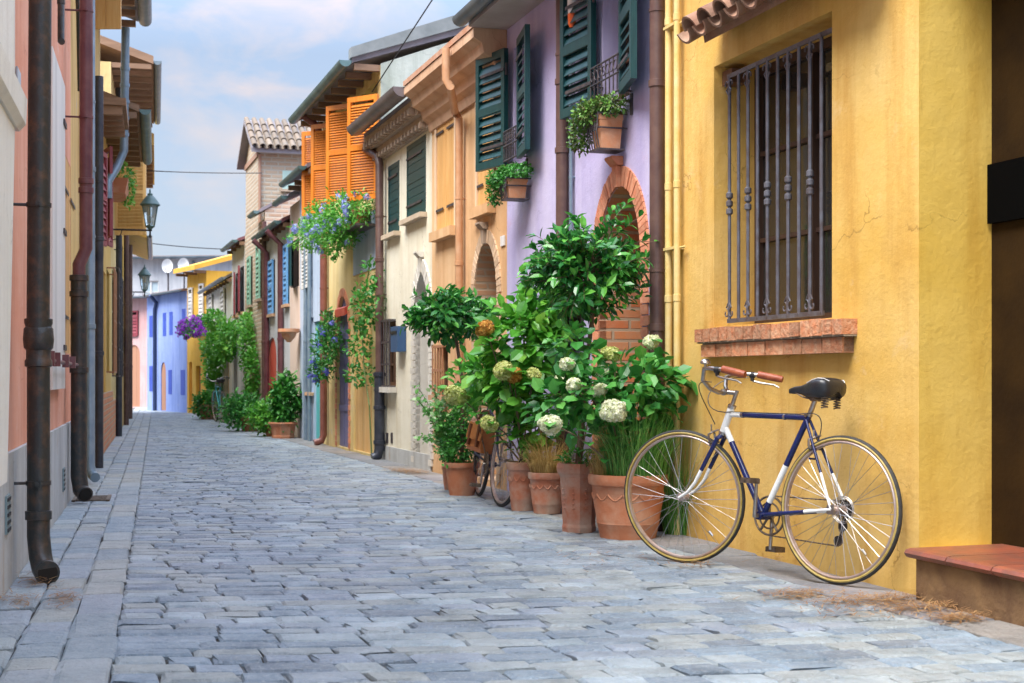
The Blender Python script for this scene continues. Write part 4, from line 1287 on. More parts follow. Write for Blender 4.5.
# ------------------------------------------------------------------ house with maroon shutters, then the white one
uA, uB = FR.pu(245), FR.pu(232)
w8 = opx(FR, 235.5, 238.5, 274, 316, .06); w9 = opx(FR, 240, 244, 268, 313, .06); d8 = opx(FR, 234, 237, 345, 410, .1, z0=.02)
r, a, b = house(FR, uA, uB, 3.75, GRW, 'grey house with maroon shutters near the end of the street', [w8, w9, d8], 5, GR)
roof(r, a, b, 3.75, .14, 5, 1.0, mat('plum_roof', (.19, .07, .09)), GUTT, .06, rafters=.6)
for w in (w8, w9): shutter(r, w['b'], w['z0'], w['z1'], w['b'] - w['a'], -1, 6, MARP, .012, pitch=.1); sill(r, w['a'], w['b'], w['z0'])
closing(r, d8, DARKW, 'door', 3)
uA, uB = FR.pu(232), FR.pu(206.5)
w10 = opx(FR, 210, 213.5, 296, 322, .06); w11 = opx(FR, 222, 226, 290, 318, .06); d9 = opx(FR, 224, 229, 350, 410, .1, z0=.02); d10 = opx(FR, 212, 216, 362, 414, .1, z0=.02)
r, a, b = house(FR, uA, uB, 3.15, WHT, 'low white house next to the egg yellow one with white shutters', [w10, w11, d9, d10], 5, GR)
roof(r, a, b, 3.15, .12, 5, 1.5, TILP, GUT, .06, rafters=.6)
for w in (w10, w11): shutter(r, w['b'], w['z0'], w['z1'], w['b'] - w['a'], -1, 1, WHITEP, .012, pitch=.1)
closing(r, d9, PINE, 'door', 3); closing(r, d10, mat('grey_door_paint', (.42, .42, .42)), 'door', 3)

# ------------------------------------------------------------------ houses where the street bends
pC = FR.w(FR.pu(206.5), 0, 0)
F2 = Fr((pC.x, pC.y), (-0.6, 1.0))
u1 = F2.pu(187); u2 = F2.pu(147)
wy = [opx(F2, 189.5, 193.5, 288, 326, .05), opx(F2, 200, 204.5, 284, 322, .05), opx(F2, 189, 192, 362, 413, .1, z0=.02), opx(F2, 196, 200.5, 366, 414, .1, z0=.02)]
r, a, b = house(F2, 0, u1, 3.75, FYE, 'egg yellow house with white shutters and purple petunias under them', wy, 6, GR)
roof(r, a, b, 3.75, .35, 6, 1.0, mat('egg_yellow_eave', (.72, .40, .05), (.60, .32, .04), 3, .8), None, th=.12, rafters=.6, ext=.1)
for w in wy[:2]: shutter(r, w['b'], w['z0'], w['z1'], w['b'] - w['a'], -1, 1, WHITEP, .012, pitch=.1)
closing(r, wy[2], REDP, 'door', 3); closing(r, wy[3], MARP, 'door', 3)
wb_ = [opx(F2, 149.5, 153, 316, 337, .08), opx(F2, 163, 166.2, 313, 336, .08), opx(F2, 169.5, 172.8, 312, 335, .08), opx(F2, 182, 185.6, 309, 332, .08),
       opx(F2, 149.5, 152.8, 366, 391, .08), opx(F2, 168.5, 172, 370, 394, .08), opx(F2, 180.8, 185, 370, 395, .08), opx(F2, 160.8, 166, 362, 412, .03, z0=.02)]
wb_[7]['zs'] = wb_[7]['z1'] - .35
r, a, b = house(F2, u1, u2, 3.3, BLU, 'periwinkle blue house with deep blue shutters closing off the street', wb_, 6, GR)
roof(r, a, b, 3.3, .14, 6, .10, mat('brown_roof_edge', (.20, .12, .10), (.26, .17, .14), 4, .8), GUT, .05, ext=.0)
for w in wb_[:7]: shutter(r, w['b'], w['z0'], w['z1'], w['b'] - w['a'], -1, 0, IRISP, -.02, 'vboard')
closing(r, wb_[7], mat('brown_arch_door', (.40, .20, .12), rough=.7), 'door', 3)
uu = F2.pu(154.5, .06); pipe(r, [(uu, .06, 0), (uu, .06, 2.9), (uu - .15, .06, 3.1), (uu - .2, .25, 3.3)], .05, mat('dark_blue_pipe', (.03, .05, .12), rough=.4), (), 'downpipe')
MB().box(F2.pu(163.5), F2.pu(160.5), .001, .02, F2.px(162, 409)[1], F2.px(162, 396)[1]) 
# houses farther back
GB = 'houses beyond the bend'
F3 = Fr((-13.5, 49.0), (0.98, 0.25))
F3 = Fr((-8.0, 50.0), (-1.0, 0.12))
r, a, b = house(F3, 0.5, 6.8, 5.2, plaster('pale_far_wall', (0.42, 0.44, 0.47), (0.52, 0.53, 0.54), (0.30, 0.32, 0.35), (0.36, 0.30, 0.27)), 'white house with satellite dishes rising behind the blue house', [op(2.2, 2.9, 3.4, 4.3, .1), op(4.6, 5.2, 3.6, 4.4, .1)], 5, GB)
roof(r, a, b, 5.2, .3, 5, .10, mat('brown_roof_edge', (.20, .12, .10), (.26, .17, .14), 4, .8), GUT, .08)
shutter(r, 2.9, 3.4, 4.3, .68, -1, 2, WHITEP, .012, pitch=.1); window(r, dict(a=4.6, b=5.2, z0=3.6, z1=4.4, dep=.1), WHITEP, BRIGHTWIN, 1, 1)
MB().tube([(3.3, .06, 2.5), (3.3, .06, 5.1)], .05, 8).build('downpipe', GUT, r)
r, a, b = house(F3, 6.9, 10.5, 6.2, GRW, 'grey white house with a sloping roof line left of the dishes', [op(8.0, 8.7, 4.6, 5.3, .1)], 5, GB)
roof(r, a, b, 6.2, .3, 5, .2, SLATE, GUT, .08)
window(r, dict(a=8.0, b=8.7, z0=4.6, z1=5.3, dep=.1), WHITEP, BRIGHTWIN, 1, 1)
F4 = Fr((-10.4, 44.8), (-1.0, 0.5))
wk = [op(1.75, 2.15, 2.3, 3.1, .1), op(1.7, 2.2, .02, 2.0, .04, 1.7)]
r, a, b = house(F4, .9, 2.9, 3.5, PNK, 'pink house at the far end seen past the left hand row', wk, 5, GB)
roof(r, a, b, 3.5, .3, 5, .15, SLATE, GUT, .06)
shutter(r, 2.15, 2.3, 3.1, .4, -1, 2, MARP, .012, pitch=.1); closing(r, wk[1], mat('brown_arch_door', (.40, .20, .12)), 'door', 3)
for k, (x, y, lab) in enumerate(((168, 260, 'pale satellite dish nearer the bend on the white house roof'), (184, 259, 'pale satellite dish next to the egg yellow gable'))):
    c = P3(x, y + 6, 48.6)
    t = thing('satellite_dish', lab, 'satellite dish', FW, c.x, c.y, c.z - .6, 'satellite dishes')
    q = MB(); n_ = 16
    ring = [(c.x, c.y, c.z)]
    for j in range(1, 4):
        for s in range(n_):
            an = 2 * math.pi * s / n_; rr = .24 * j / 3
            ring.append((c.x + rr * math.cos(an) * .8, c.y - .10 * (j / 3) ** 2 , c.z + rr * math.sin(an)))
    fs = [(0, 1 + s, 1 + (s + 1) % n_) for s in range(n_)]
    for j in range(2):
        for s in range(n_): fs.append((1 + j * n_ + s, 1 + (j + 1) * n_ + s, 1 + (j + 1) * n_ + (s + 1) % n_, 1 + j * n_ + (s + 1) % n_))
    q.add(ring, fs); q.build('dish', mat('dish_grey', (.62, .62, .60), rough=.5, bump=0), t, smooth=True)
    MB().tube([(c.x, c.y + .03, c.z - 1.2), (c.x, c.y + .03, c.z)], .03, 8).tube([(c.x, c.y, c.z - .35), (c.x, c.y - .4, c.z - .1)], .012, 6).build('mast', IRON, t)

# ------------------------------------------------------------------ left side, salmon house
def uD(D): return -D / -FL.U[1]      # distance down the street -> u on the left wall
uN, uF = uD(2.2), uD(11.35)
ws_ = opx(FL, 62.5, 74, 148, 352, .06)
r, a, b = house(FL, uN, uF, 5.8, SAL, 'salmon pink house with a grey cement base at the near left', [ws_], 5, GL)
roof(r, a, b, 5.8, .4, 5, 1, SLATE, None)
MB().box(a + .001, b - .001, .001, .022, -.08, .60).build('plinth', GREYP, r)
for (x, y0, y1, w_) in ((6.5, 495, 533, .16), (63, 468, 491, .16)):
    uu, z1 = FL.px(x, y0, .022); _, z0 = FL.px(x, y1, .022)
    q = MB().box(uu - w_ / 2, uu + w_ / 2, .023, .032, z0, z1)
    v_ = q.build('vent', mat('vent_metal', (.22, .30, .32), rough=.5, metal=.3, bump=0), r)
    q = MB()
    for i in range(5): 
        zz = z0 + (z1 - z0) * (i + .5) / 5; q.box(uu - w_ * .4, uu + w_ * .4, .032, .036, zz - .008, zz + .006)
    q.build('slat', BLACK, v_)
m_ = (ws_['a'] + ws_['b']) / 2
shutter(r, ws_['a'], ws_['z0'], ws_['z1'], m_ - ws_['a'] - .003, 1, 0, OAK, -.03, 'vboard', strap=IRON)
shutter(r, ws_['b'], ws_['z0'], ws_['z1'], m_ - ws_['a'] - .003, -1, 0, OAK, -.03, 'vboard', strap=IRON)
u0_, z1 = FL.px(63, 100, .03); u1_, _ = FL.px(50, 100, .03); z0 = .94 - (388 - 378) * 10.3 / FPX
q = MB(); k = 6; ww = (u1_ - u0_) / k
for i in range(k): q.box(u0_ + i * ww + .002, u0_ + (i + 1) * ww - .002, .012, .045, z0, 2.98)
sh = q.build('shutter', IVORYP, r)
q = MB()
for z in (1.15, 1.95, 2.7): MB().box(u0_ - .02, u0_ + .22, .046, .056, z - .018, z + .018).build('hinge', IRON, sh)
# pilaster with a ledge at the very edge of the picture
up0 = FL.pu(15, .12); up1 = FL.pu(-2, .12)
zl, zl2 = 1.93, 2.08
q = MB()
q.add([(up0 + .30, .002, .55), (uN, .002, .55), (uN, .12, .55), (up0 + .30, .12, .55), (up0, .002, zl), (uN, .002, zl), (uN, .12, zl), (up0, .12, zl)],
      [(0, 3, 2, 1), (4, 5, 6, 7), (0, 1, 5, 4), (1, 2, 6, 5), (2, 3, 7, 6), (3, 0, 4, 7)])
q.box(up0, uN, .002, .12, zl2 + .002, 5.5)
q.prism([(.002, zl + .002), (.13, zl + .002), (.155, zl + .03), (.16, zl2 - .02), (.145, zl2), (.002, zl2)], up0 - .08, uN)
q.build('pilaster', PILP, r)
# house number plate
uu, zz = FL.px(21, 75, .02)
MB().box(uu - .09, uu + .09, .003, .012, 2.25, 2.45).build('enamel_plate', mat('enamel_plate', (.35, .45, .55), (.6, .65, .68), 30, .4, bump=0), r)
# big iron downpipe
n_ = .13
uT = FL.pu(43.5, n_); uM = FL.pu(38.5, n_)
pipe(r, [(uT, n_, 5.6), (uM + .02, n_, 1.22), (uM, n_, 1.1), (uM, n_, .20), (uM + .015, n_ + .01, .11), (uM + .05, n_ + .025, .055), (uM + .11, n_ + .045, .045)],
     .052, PIPG, (.30,), 'downpipe', (.45, 1.75, 3.0), 18)
q = MB().lathe([(.052, -.13), (.062, -.125), (.062, -.10), (.056, -.09), (.056, -.05), (.066, -.04), (.070, 0), (.066, .05), (.058, .06), (.064, .075), (.064, .095), (.052, .10)], (uM, n_, 1.12), 20)
q.build('pipe_socket', PIPG, r, smooth=True); q = MB()
q.tube([(uM + .10, n_ + .042, .046), (uM + .112, n_ + .046, .045), (uM + .125, n_ + .05, .044)], [.052, .058, .056], 18)
q.build('pipe_lip', PIPG, r, smooth=True)
MB().tube([(uM + .1245, n_ + .0498, .044), (uM + .1265, n_ + .0504, .044)], .045, 18).build('pipe_mouth_shade', VOID, r)
# short painted pipe and bell crank near the top
uu = FL.pu(61, .06)
pipe(r, [(uu, .06, 5.5), (uu, .06, FL.px(61, 42, .06)[1]), (uu + .10, .07, FL.px(61, 45, .06)[1])], .022, PIPG, (3.4,), 'conduit', (3.6,), 10)
pipe(r, [(FL.pu(71, .05), .05, 5.5), (FL.pu(73, .05), .05, 4.4), (FL.pu(78, .05), .05, 3.9), (FL.pu(79.5, .05), .05, 3.3)], .016, PIPG, (), 'cable', (), 8)
# horizontal iron bar with shutter stays
q = MB(); zz = FL.px(60, 362, .1)[1]
q.tube([(FL.pu(47, .1), .10, zz), (FL.pu(77, .1), .10, zz)], .012, 8)
for x in (49, 55, 64, 71): 
    uu = FL.pu(x, .1); q.tube([(uu, .02, zz), (uu, .12, zz)], .012, 6).box(uu - .02, uu + .02, .09, .13, zz - .03, zz + .05)
q.build('shutter_bar', PIPP, r)
# plum pipe with cast foot
n_ = .10; uT = FL.pu(86, n_); uM = FL.pu(79, n_)
uT = uM + (uT - uM) * .3
zc = FL.px(79, 278, n_)[1]
pipe(r, [(uM, n_, zc - .02), (uM, n_, zc + .10), (uM, n_ + .05, zc + .22), (uM, n_ + .055, 5.6)], .048, PIPP, (2.35, 2.42), 'downpipe', (2.9, 3.7), 16)
pipe(r, [(uM, n_, zc + .02), (uM, n_, .20), (uM + .02, n_ + .015, .10), (uM + .09, n_ + .05, .07)], .060, PIPG, (zc, zc - .12, 1.0), 'pipe_foot', (), 16)
MB().tube([(uM + .088, n_ + .049, .071), (uM + .093, n_ + .052, .069)], .050, 16).build('pipe_mouth_shade', VOID, r)
# steel blue pipe
n_ = .09; uM = FL.pu(90, n_)
pipe(r, [(uM, n_, 5.6), (uM, n_, .16), (uM + .03, n_ + .02, .08), (uM + .11, n_ + .05, .06)], .044, PIPS, (1.4, 2.8), 'downpipe', (2.2, 3.4), 14)

# ochre house
uA, uB = uD(11.35), uD(17.3)
d1 = opx(FL, 89, 93, 250, 452, .12, z0=.02); w2 = opx(FL, 92, 96, 135, 235, .1); w3 = opx(FL, 84, 88.5, 180, 330, .1)
r, a, b = house(FL, uA, uB, 5.3, OCH, 'ochre house behind the plum pipe on the left', [d1, w2, w3], 5, GL)
roof(r, a, b, 5.3, .45, 5, 1, SLATE, GUT, .08, rafters=.5)
closing(r, d1, OAK, 'door', 4); window(r, w2, DARKW, GLASS, 1, 2); closing(r, w3, MARP, 'shutter', 4)
shutter(r, w2['a'], w2['z0'], w2['z1'], .3, 1, 170, MARP, .03, pitch=.08)
uu = FL.pu(95, .05); zb = 4.42
shutter(r, -14.6, zb, 5.2, .30, 1, 75, PINE, .03, 'vboard')
q = MB().box(a + .3, a + 1.9, .004, .34, 3.92, 4.0)
for i in range(5): q.box(a + .35 + i * .36, a + .43 + i * .36, .004, .30, 3.82, 3.918)
q.build('balcony', EAVEW, r)
MB().box(a + .05, a + 2.0, .002, .015, -.05, .9).build('plinth', GREYP, r)
pipe(r, [(a + .25, .10, 3.1), (a + .25, .10, 3.3), (a + .1, .2, 3.5), (a + .08, .28, 3.7), (a + .08, .30, 5.2)], .05, PIPS, (3.9, 4.1, 4.3, 4.5, 4.7), 'downpipe')

# straw house with brick foot
uA, uB = uD(17.3), uD(21.4)
w1_ = opx(FL, 100.5, 103.2, 150, 238, .1); w2_ = opx(FL, 106.5, 109.3, 268, 372, .1); d3 = opx(FL, 103.4, 105.6, 270, 440, .12, z0=.02)
r, a, b = house(FL, uA, uB, 4.2, mat('deep_yellow_wall', (.60, .38, .09), (.66, .46, .17), 2, .9, bump=.4), 'yellow house with a brown overhanging roof and brick foot on the left', [w1_, w2_, d3], 5, GL)
roof(r, a, b, 4.2, .46, 5, 1.1, EAVEW, GUTT, .07, th=.08, rafters=.5)
shutter(r, w1_['b'], w1_['z0'], w1_['z1'], .35, -1, 165, MARP, .03, pitch=.08); shutter(r, w1_['a'], w1_['z0'], w1_['z1'], .35, 1, 172, MARP, .03, pitch=.08)
window(r, w1_); window(r, w2_); grille(r, w2_['a'] - .05, w2_['b'] + .05, w2_['z0'], w2_['z1'], .10, 7, mat('rust_iron', (.34, .16, .08)), False, 5, box=1)
closing(r, d3, OAK, 'door', 4)
MB().box(a + .002, b - .002, .002, .03, -.05, .75).build('brick_foot', BRR, r)
uu = FL.pu(99, .08); pipe(r, [(uu, .08, 0), (uu, .08, 4.1)], .045, PIPK, (1.2, 2.4), 'downpipe', (3,))
# flower box
x0, z0 = -19.6, 3.40
t = thing('flower_box', 'red terracotta flower box under green leaves high on the left', 'flower box', FR if False else FL, x0, .1, z0)
MB().prism([(.08, z0), (.26, z0), (.30, z0 + .20), (.08, z0 + .20)], x0 - .9, x0 + .2).build('box', TERR, t)
V, F_ = blob([((x0 - .3, .20, z0 + .28), (.5, .16, .14)), ((x0 - .7, .28, z0 + .12), (.3, .10, .18))], 420, .06, .55)
mbt = MB(); mbt.v = V.tolist(); mbt.f = F_
mbt.build('trailing_plant', LIME, F=FL, off=(x0, .1, z0 + .2), label='lime green plant spilling from the high flower box on the left', cat='plant')

# taller house and the yellow eaved ones
uA, uB = uD(21.4), uD(26.5)
w1_ = opx(FL, 112.5, 115.5, 150, 235, .1); w2_ = opx(FL, 112, 117, 268, 376, .1); d3 = opx(FL, 117.8, 119.0, 300, 436, .12, z0=.02)
r, a, b = house(FL, uA, uB, 5.7, STY, 'tall straw coloured house with a deep wooden eave on the left', [w1_, w2_], 5, GL)
roof(r, a, b, 5.7, .62, 5, 1.1, EAVEW, GUT, .06, th=.12, rafters=.5)
for w in (w1_,): window(r, w); shutter(r, w['b'], w['z0'], w['z1'], .5, -1, 110, PINE, .03)
window(r, w2_); grille(r, w2_['a'] - .05, w2_['b'] + .05, w2_['z0'], w2_['z1'], .10, 7, IRON, False, 5, box=1)
uu = FL.pu(119, .08); pipe(r, [(uu, .08, 0), (uu, .08, 5.6)], .05, PIPK, (1.2, 2.4), 'downpipe', (3,))
MB().box(a + .002, b - .002, .002, .03, -.05, .6).build('brick_foot', BRR, r)
uA, uB = uD(26.5), uD(32.0)
w1_ = opx(FL, 121, 123, 240, 300, .1); w2_ = opx(FL, 121.5, 124, 330, 400, .1)
r, a, b = house(FL, uA, uB, 5.3, YELJ, 'lemon yellow house with a yellow boxed eave on the left', [w1_, w2_], 5, GL)
roof(r, a, b, 5.3, .62, 5, 1.1, mat('yellow_eave_board', (.66, .42, .08), (.58, .36, .10), 3, .8), None, th=.22, rafters=.6)
window(r, w1_); window(r, w2_)
MB().box(a + .002, b - .002, .002, .02, -.05, 1.4).build('plinth', OCH, r)
uu = FL.pu(126.3, .08); pipe(r, [(uu, .08, 0), (uu, .08, 5.2)], .05, PIPB, (1.2, 2.4), 'downpipe')
uA, uB = uD(32.0), uD(38.0)
r, a, b = house(FL, uA, uB, 4.1, WHT, 'last white house of the left row with a small yellow eave', [], 5, GL)
roof(r, a, b, 4.1, .45, 5, 1.1, mat('yellow_eave_board', (.66, .42, .08)), GUT, .06, th=.14)
uu = FL.pu(130.3, .08); pipe(r, [(uu, .08, 0), (uu, .08, 4.0)], .05, PIPB, (1.2,), 'downpipe')

# ------------------------------------------------------------------ drain grate in the left pavement
X, D = G(92, 499); uu, nn = FL.inv((X, D))
t = thing('drain_grate', 'iron drain grate set in the pavement beside the plum downpipe foot', 'drain', FL, uu, nn, 0)
q = MB()
for k in range(9): q.box(uu - .20 + k * .05, uu - .176 + k * .05, nn - .11, nn + .11, .002, .012)
q.build('bars', DIRTY, t)
MB().box(uu - .235, uu + .25, nn - .14, nn - .112, .0, .014).box(uu - .235, uu + .25, nn + .112, nn + .14, .0, .014).build('rim', DIRTY, t)

# ------------------------------------------------------------------ street lamps on the left
def street_lamp(label, px, py_base, D, hgt, group='street lamps on the left row'):
    n_ = ((px - 512) * D / FPX + .685 + .25 * D) / 1.0308 * 1.0 + .0
    u, z = -D / .97, H + (HZ - py_base) * D / FPX
    t = thing('street_lamp', label, 'street lamp', FL, u, 0, z, group)
    s = hgt / .62
    q = MB().tube([(u, 0, z - .02), (u, n_ + .03, z - .02)], .014, 8)
    q.tube(arc((u, .0, z - .02), .16, 0, -math.pi / 2, 8, 'yz'), .008, 6)
    q.box(u - .03, u + .03, 0, .015, z - .2, z + .08)
    q.tube([(u, n_, z - .10), (u, n_, z + .02 * s)], .014, 8).lathe([(.002, -.14), (.014, -.12), (.02, -.10), (.01, -.07)], (u, n_, z), 8)
    q.build('bracket', BLACK, t, smooth=True)
    q = MB(); zb = z + .04 * s; zt_ = zb + .33 * s; rb, rt = .075 * s, .135 * s
    q.lathe([(.02, -.05 * s), (rb * .8, -.02 * s), (rb, 0)], (u, n_, zb), 6)
    for k in range(6):
        an = math.pi * 2 * k / 6
        q.tube([(u + rb * math.cos(an), n_ + rb * math.sin(an), zb), (u + rt * math.cos(an), n_ + rt * math.sin(an), zt_)], .008 * s, 5)
    for rr, zz in ((rb, zb), (rt, zt_)):
        q.tube([(u + rr * math.cos(math.pi * 2 * k / 6), n_ + rr * math.sin(math.pi * 2 * k / 6), zz) for k in range(6)], .010 * s, 5, closed=True)
    q.build('lantern_frame', mat('verdigris_iron', (.05, .11, .11), (.09, .15, .14), 9, .5, bump=.1), t)
    MB().lathe([(rb * .95, .005), (rt * .95, .325 * s)], (u, n_, zb), 6).build('lantern_glass', LGLASS, t)
    MB().lathe([(rt * 1.12, -.005), (rt * 1.15, .01), (rt * .75, .09 * s), (rt * .45, .14 * s), (rt * .30, .15 * s), (rt * .30, .18 * s), (rt * .12, .19 * s), (.012, .24 * s), (.001, .26 * s)], (u, n_, zt_), 12).build(
        'lantern_cap', mat('verdigris_iron', (0, 0, 0)), t, smooth=True)
    MB().lathe([(.001, 0), (.022, .02), (.028, .07), (.001, .12)], (u, n_, zb + .05 * s), 10).build('bulb', WHITEP, t, smooth=True)
    return t
street_lamp('old wall lantern nearer the camera, the larger of the two on the left', 150, 228, 21.3, .60)
street_lamp('smaller far wall lantern below and behind the larger one on the left', 144.5, 291, 33.0, .62)

# ------------------------------------------------------------------ overhead cables
def cable(label, a, b, sag, r=.009):
    p = [a.lerp(b, i / 16) - Vector((0, 0, sag * 4 * (i / 16) * (1 - i / 16))) for i in range(17)]
    MB().tube(p, r, 5, cap=True).build('overhead_cable', BLACK, None, off=tuple(p[8]), label=label, cat='cable', group='cables over the street')
cable('cable crossing the sky from the yellow eave to the brick tower', P3(134, 170, 27), P3(262, 173, 27.2), .02, .010)
cable('low cable over the street from the left row to the egg yellow house', P3(134, 241, 34), P3(222, 249, 35), .03, .012)
cable('steep cable rising from the orange shutters over the cream roof', P3(372, 92, 16.9), P3(466, -52, 14.6), .0, .008)

# ------------------------------------------------------------------ pots
def pot(label, px, py, w, h, m=TERR, style='round', z=0.0, group='terracotta pots along the right wall', lip=1.0, front=True, ribs=True):
    """px, py: foot of the pot in the picture (front of its base)"""
    X, D = G(px, py, z)
    r_ = w / 2; rb = r_ * .70
    D = D + rb * .9; X = (px - 512) * D / FPX
    t = thing('terracotta_pot', label, 'pot', FW, X, D, z, group)
    c = (X, D, z)
    if style == 'square':
        q = MB(); s2 = 1.12
        q.lathe([(0.001, .0), (rb * 1.08, .0), (rb * 1.10, .03), (rb * 1.05, .05), (r_ * .86, h * .80), (r_ * .90, h * .83), (r_ * .98, h * .86), (r_ * 1.02, h * .93), (r_ * .98, h), (r_ * .86, h), (r_ * .82, h * .93), (0.001, h * .93)], c, 8)
        o = q.build('body', m, t)
        q = MB()
        for k in range(8):     # raised garland on each face
            an = math.pi * 2 * (k + .5) / 8
            for j in range(5):
                rr = r_ * .87 * math.cos(math.pi / 8); zz = h * (.35 + .07 * j)
                q.lathe([(.001, -.012), (.012, 0), (.001, .012)], (X + rr * math.cos(an) * (.86 + .02 * j), D + rr * math.sin(an) * (.86 + .02 * j), z + zz), 6)
        q.build('relief', m, o, smooth=True)
    else:
        prof = [(.001, 0), (rb, 0), (rb * 1.02, .015), (rb + (r_ - rb) * .25, h * .22)]
        if ribs: prof += [(rb + (r_ - rb) * .30, h * .235), (rb + (r_ - rb) * .27, h * .25), (rb + (r_ - rb) * .33, h * .28), (rb + (r_ - rb) * .31, h * .30)]
        prof += [(rb + (r_ - rb) * .62, h * .62), (r_ * .90, h * .80), (r_ * .915, h * .81), (r_ * .915, h * .83), (r_ * .98 * lip, h * .84),
                 (r_ * lip, h * .87), (r_ * 1.01 * lip, h * .95), (r_ * .985 * lip, h), (r_ * .90, h), (r_ * .86, h * .95), (r_ * .84, h * .90)]
        o = MB().lathe(prof, c, 40).build('body', m, t, smooth=True)
        if ribs and w > .22:
            q = MB()
            for k in range(14):
                a0 = math.pi * 2 * k / 14; pts = []
                for j in range(7):
                    an = a0 + math.pi * 2 / 14 * j / 6; zz = h * (.70 - .09 * math.sin(math.pi * j / 6)); rr = rb + (r_ - rb) * (zz / h) * 1.02 - r_ * .02
                    pts.append((X + rr * math.cos(an), D + rr * math.sin(an), z + zz))
                q.tube(pts, .007, 5, cap=False)
            q.build('garland', m, o, smooth=True)
    MB().lathe([(.001, h * .91), (r_ * .845, h * .90)], c, 24).build('soil', SOIL, t)
    return Vector((X, D, z + h * .92))

def plant(name, label, cat, c, group=None):
    return thing(name, label, cat, FW, c[0], c[1], c[2], group)

p5 = pot('largest ribbed terracotta pot, behind the front wheel of the blue bicycle', 628, 540, .470, .375, TERR)
p4 = pot('tall faceted terracotta pot with raised garlands, left of the largest pot', 579, 533, .270, .42, TERR2, 'square')
p3 = pot('weathered terracotta pot with straw coloured grass, left of the faceted one', 547, 514, .265, .285, TERR2)
p2 = pot('slender flared terracotta pot nearest the parked dark bicycle', 523, 511, .235, .345, TERR2)
p1 = pot('low terracotta pot under the trailing pale green plant left of the dark bicycle', 462, 496, .285, .265, TERR, ribs=False)
p0 = pot('small terracotta pot half hidden behind the low pot left of the dark bicycle', 451, 490, .16, .20, TERR2, ribs=False)

# standard laurel in the faceted pot
c = P3(586, 274, p4.y + .02)
t = plant('laurel_tree', 'standard laurel with a round crown rising from the tall faceted pot', 'tree', p4)
mb = MB().tube([tuple(p4 - Vector((0, 0, .02))), (p4.x + .045, p4.y, 1.0), (p4.x + .085, p4.y + .005, 1.35), (c.x, c.y, c.z - .05)], [.017, .015, .013, .012], 8)
mb.tube([(p4.x - .02, p4.y + .02, p4.z), (p4.x + .03, p4.y + .03, .9), (p4.x + .09, p4.y + .03, 1.3)], .008, 6)
V1, F1 = shoots(c, (.39, .36, .32), 100, 15, .080, .46, mb, up=.35)
V2, F2_ = blob([((c.x, c.y, c.z - .04), (.31, .28, .24))], 700, .070, .46, shell=.3)
V3, F3_ = shoots((c.x + .02, c.y - .03, c.z + .06), (.40, .3, .42), 20, 13, .075, .44, mb, up=.6)
mb.build('trunk', BARK, t, smooth=True)
V, F_ = merge([(V1, F1), (V2, F2_), (V3, F3_)])
leaf_obj('crown', V, F_, LAUREL, t)

# standard tree in the low pot
c = P3(452, 317, p1.y + .02)
t = plant('laurel_tree', 'smaller standard laurel standing over the dark parked bicycle', 'tree', p1)
mb = MB().tube([tuple(p1 - Vector((0, 0, .02))), (p1.x + .005, p1.y, .9), (c.x + .03, c.y, c.z - .15), (c.x, c.y, c.z - .02)], [.017, .015, .013, .012], 8)
V1, F1 = shoots(c, (.385, .34, .25), 85, 15, .085, .42, mb, up=.15)
V2, F2_ = blob([((c.x, c.y, c.z - .01), (.31, .28, .18))], 620, .078, .42, shell=.3)
mb.build('trunk', BARK, t, smooth=True)
V, F_ = merge([(V1, F1), (V2, F2_)])
leaf_obj('crown', V, F_, LAUREL, t)

def hydrangea(label, base, heads, ells, n, L, m, seed_extra=0, group='flowering hydrangeas'):
    t = plant('hydrangea', label, 'shrub', base, group)
    mb = MB(); LV = []
    for (x, y, D, rad, fm, cone) in heads:
        p = P3(x, y, D)
        b = Vector(base) + Vector((random.uniform(-.07, .07), random.uniform(-.06, .06), -.02))
        mid = b.lerp(p, .55) + Vector((random.uniform(-.05, .05), random.uniform(-.05, .05), .10))
        pts = [b.lerp(mid, s) if False else (b * (1 - s) ** 2 + mid * 2 * s * (1 - s) + p * s * s) for s in [i / 8 for i in range(9)]]
        mb.tube(pts, [.007 - .0004 * i for i in range(9)], 6)
        for i in range(2, 9):
            q = np.array(pts[i]); ax = nrm(np.array(pts[i]) - np.array(pts[i - 1]))
            an = rng.uniform(0, 6.28)
            for s in (0, math.pi):
                d = np.array([math.cos(an + s), math.sin(an + s), .15])
                l = L * rng.uniform(.65, 1.35)
                LV.append(leaves([q + d * l * .25], [d], [[0, 0, 1]], [l], [l * .72], droop=.25))
    V1, F1 = merge(LV)
    V2, F2_ = blob(ells, n, L, .70, .8, .45, -.25)
    mb.build('stem', BARK, t, smooth=True)
    V, F_ = merge([(V1, F1), (V2, F2_)])
    leaf_obj('foliage', V, F_, m, t)
    for (x, y, D, rad, fm, cone) in heads:
        p = P3(x, y, D)
        ax = (random.uniform(-.9, .9), -.4, random.uniform(.1, .5)) if cone else (0, -.3, 1)
        rr = (rad, rad, rad * .85)
        lobes = []
        for k in range(5):
            o_ = np.array([random.uniform(-1, 1), random.uniform(-.6, .6), random.uniform(-.7, .7)]) * rad * (.55 if k else 0)
            if cone: o_[0] *= 1.5
            sc_ = (.78 if k == 0 else random.uniform(.42, .62))
            lobes.append(florets(np.array(p) + o_, rad * sc_, int(300 * (rad * sc_ / .05) ** 2), random.uniform(.011, .015), (0, 0, 1), 0))
        V, F_ = merge(lobes)
        leaf_obj('flower_head', V, F_, fm, t)
        V, F_ = florets(tuple(p), tuple(x_ * .58 for x_ in rr), 140, .014)
        leaf_obj('flower_core', V, F_, fm, bpy.data.objects[t.children[-1].name] if False else t)
    return t

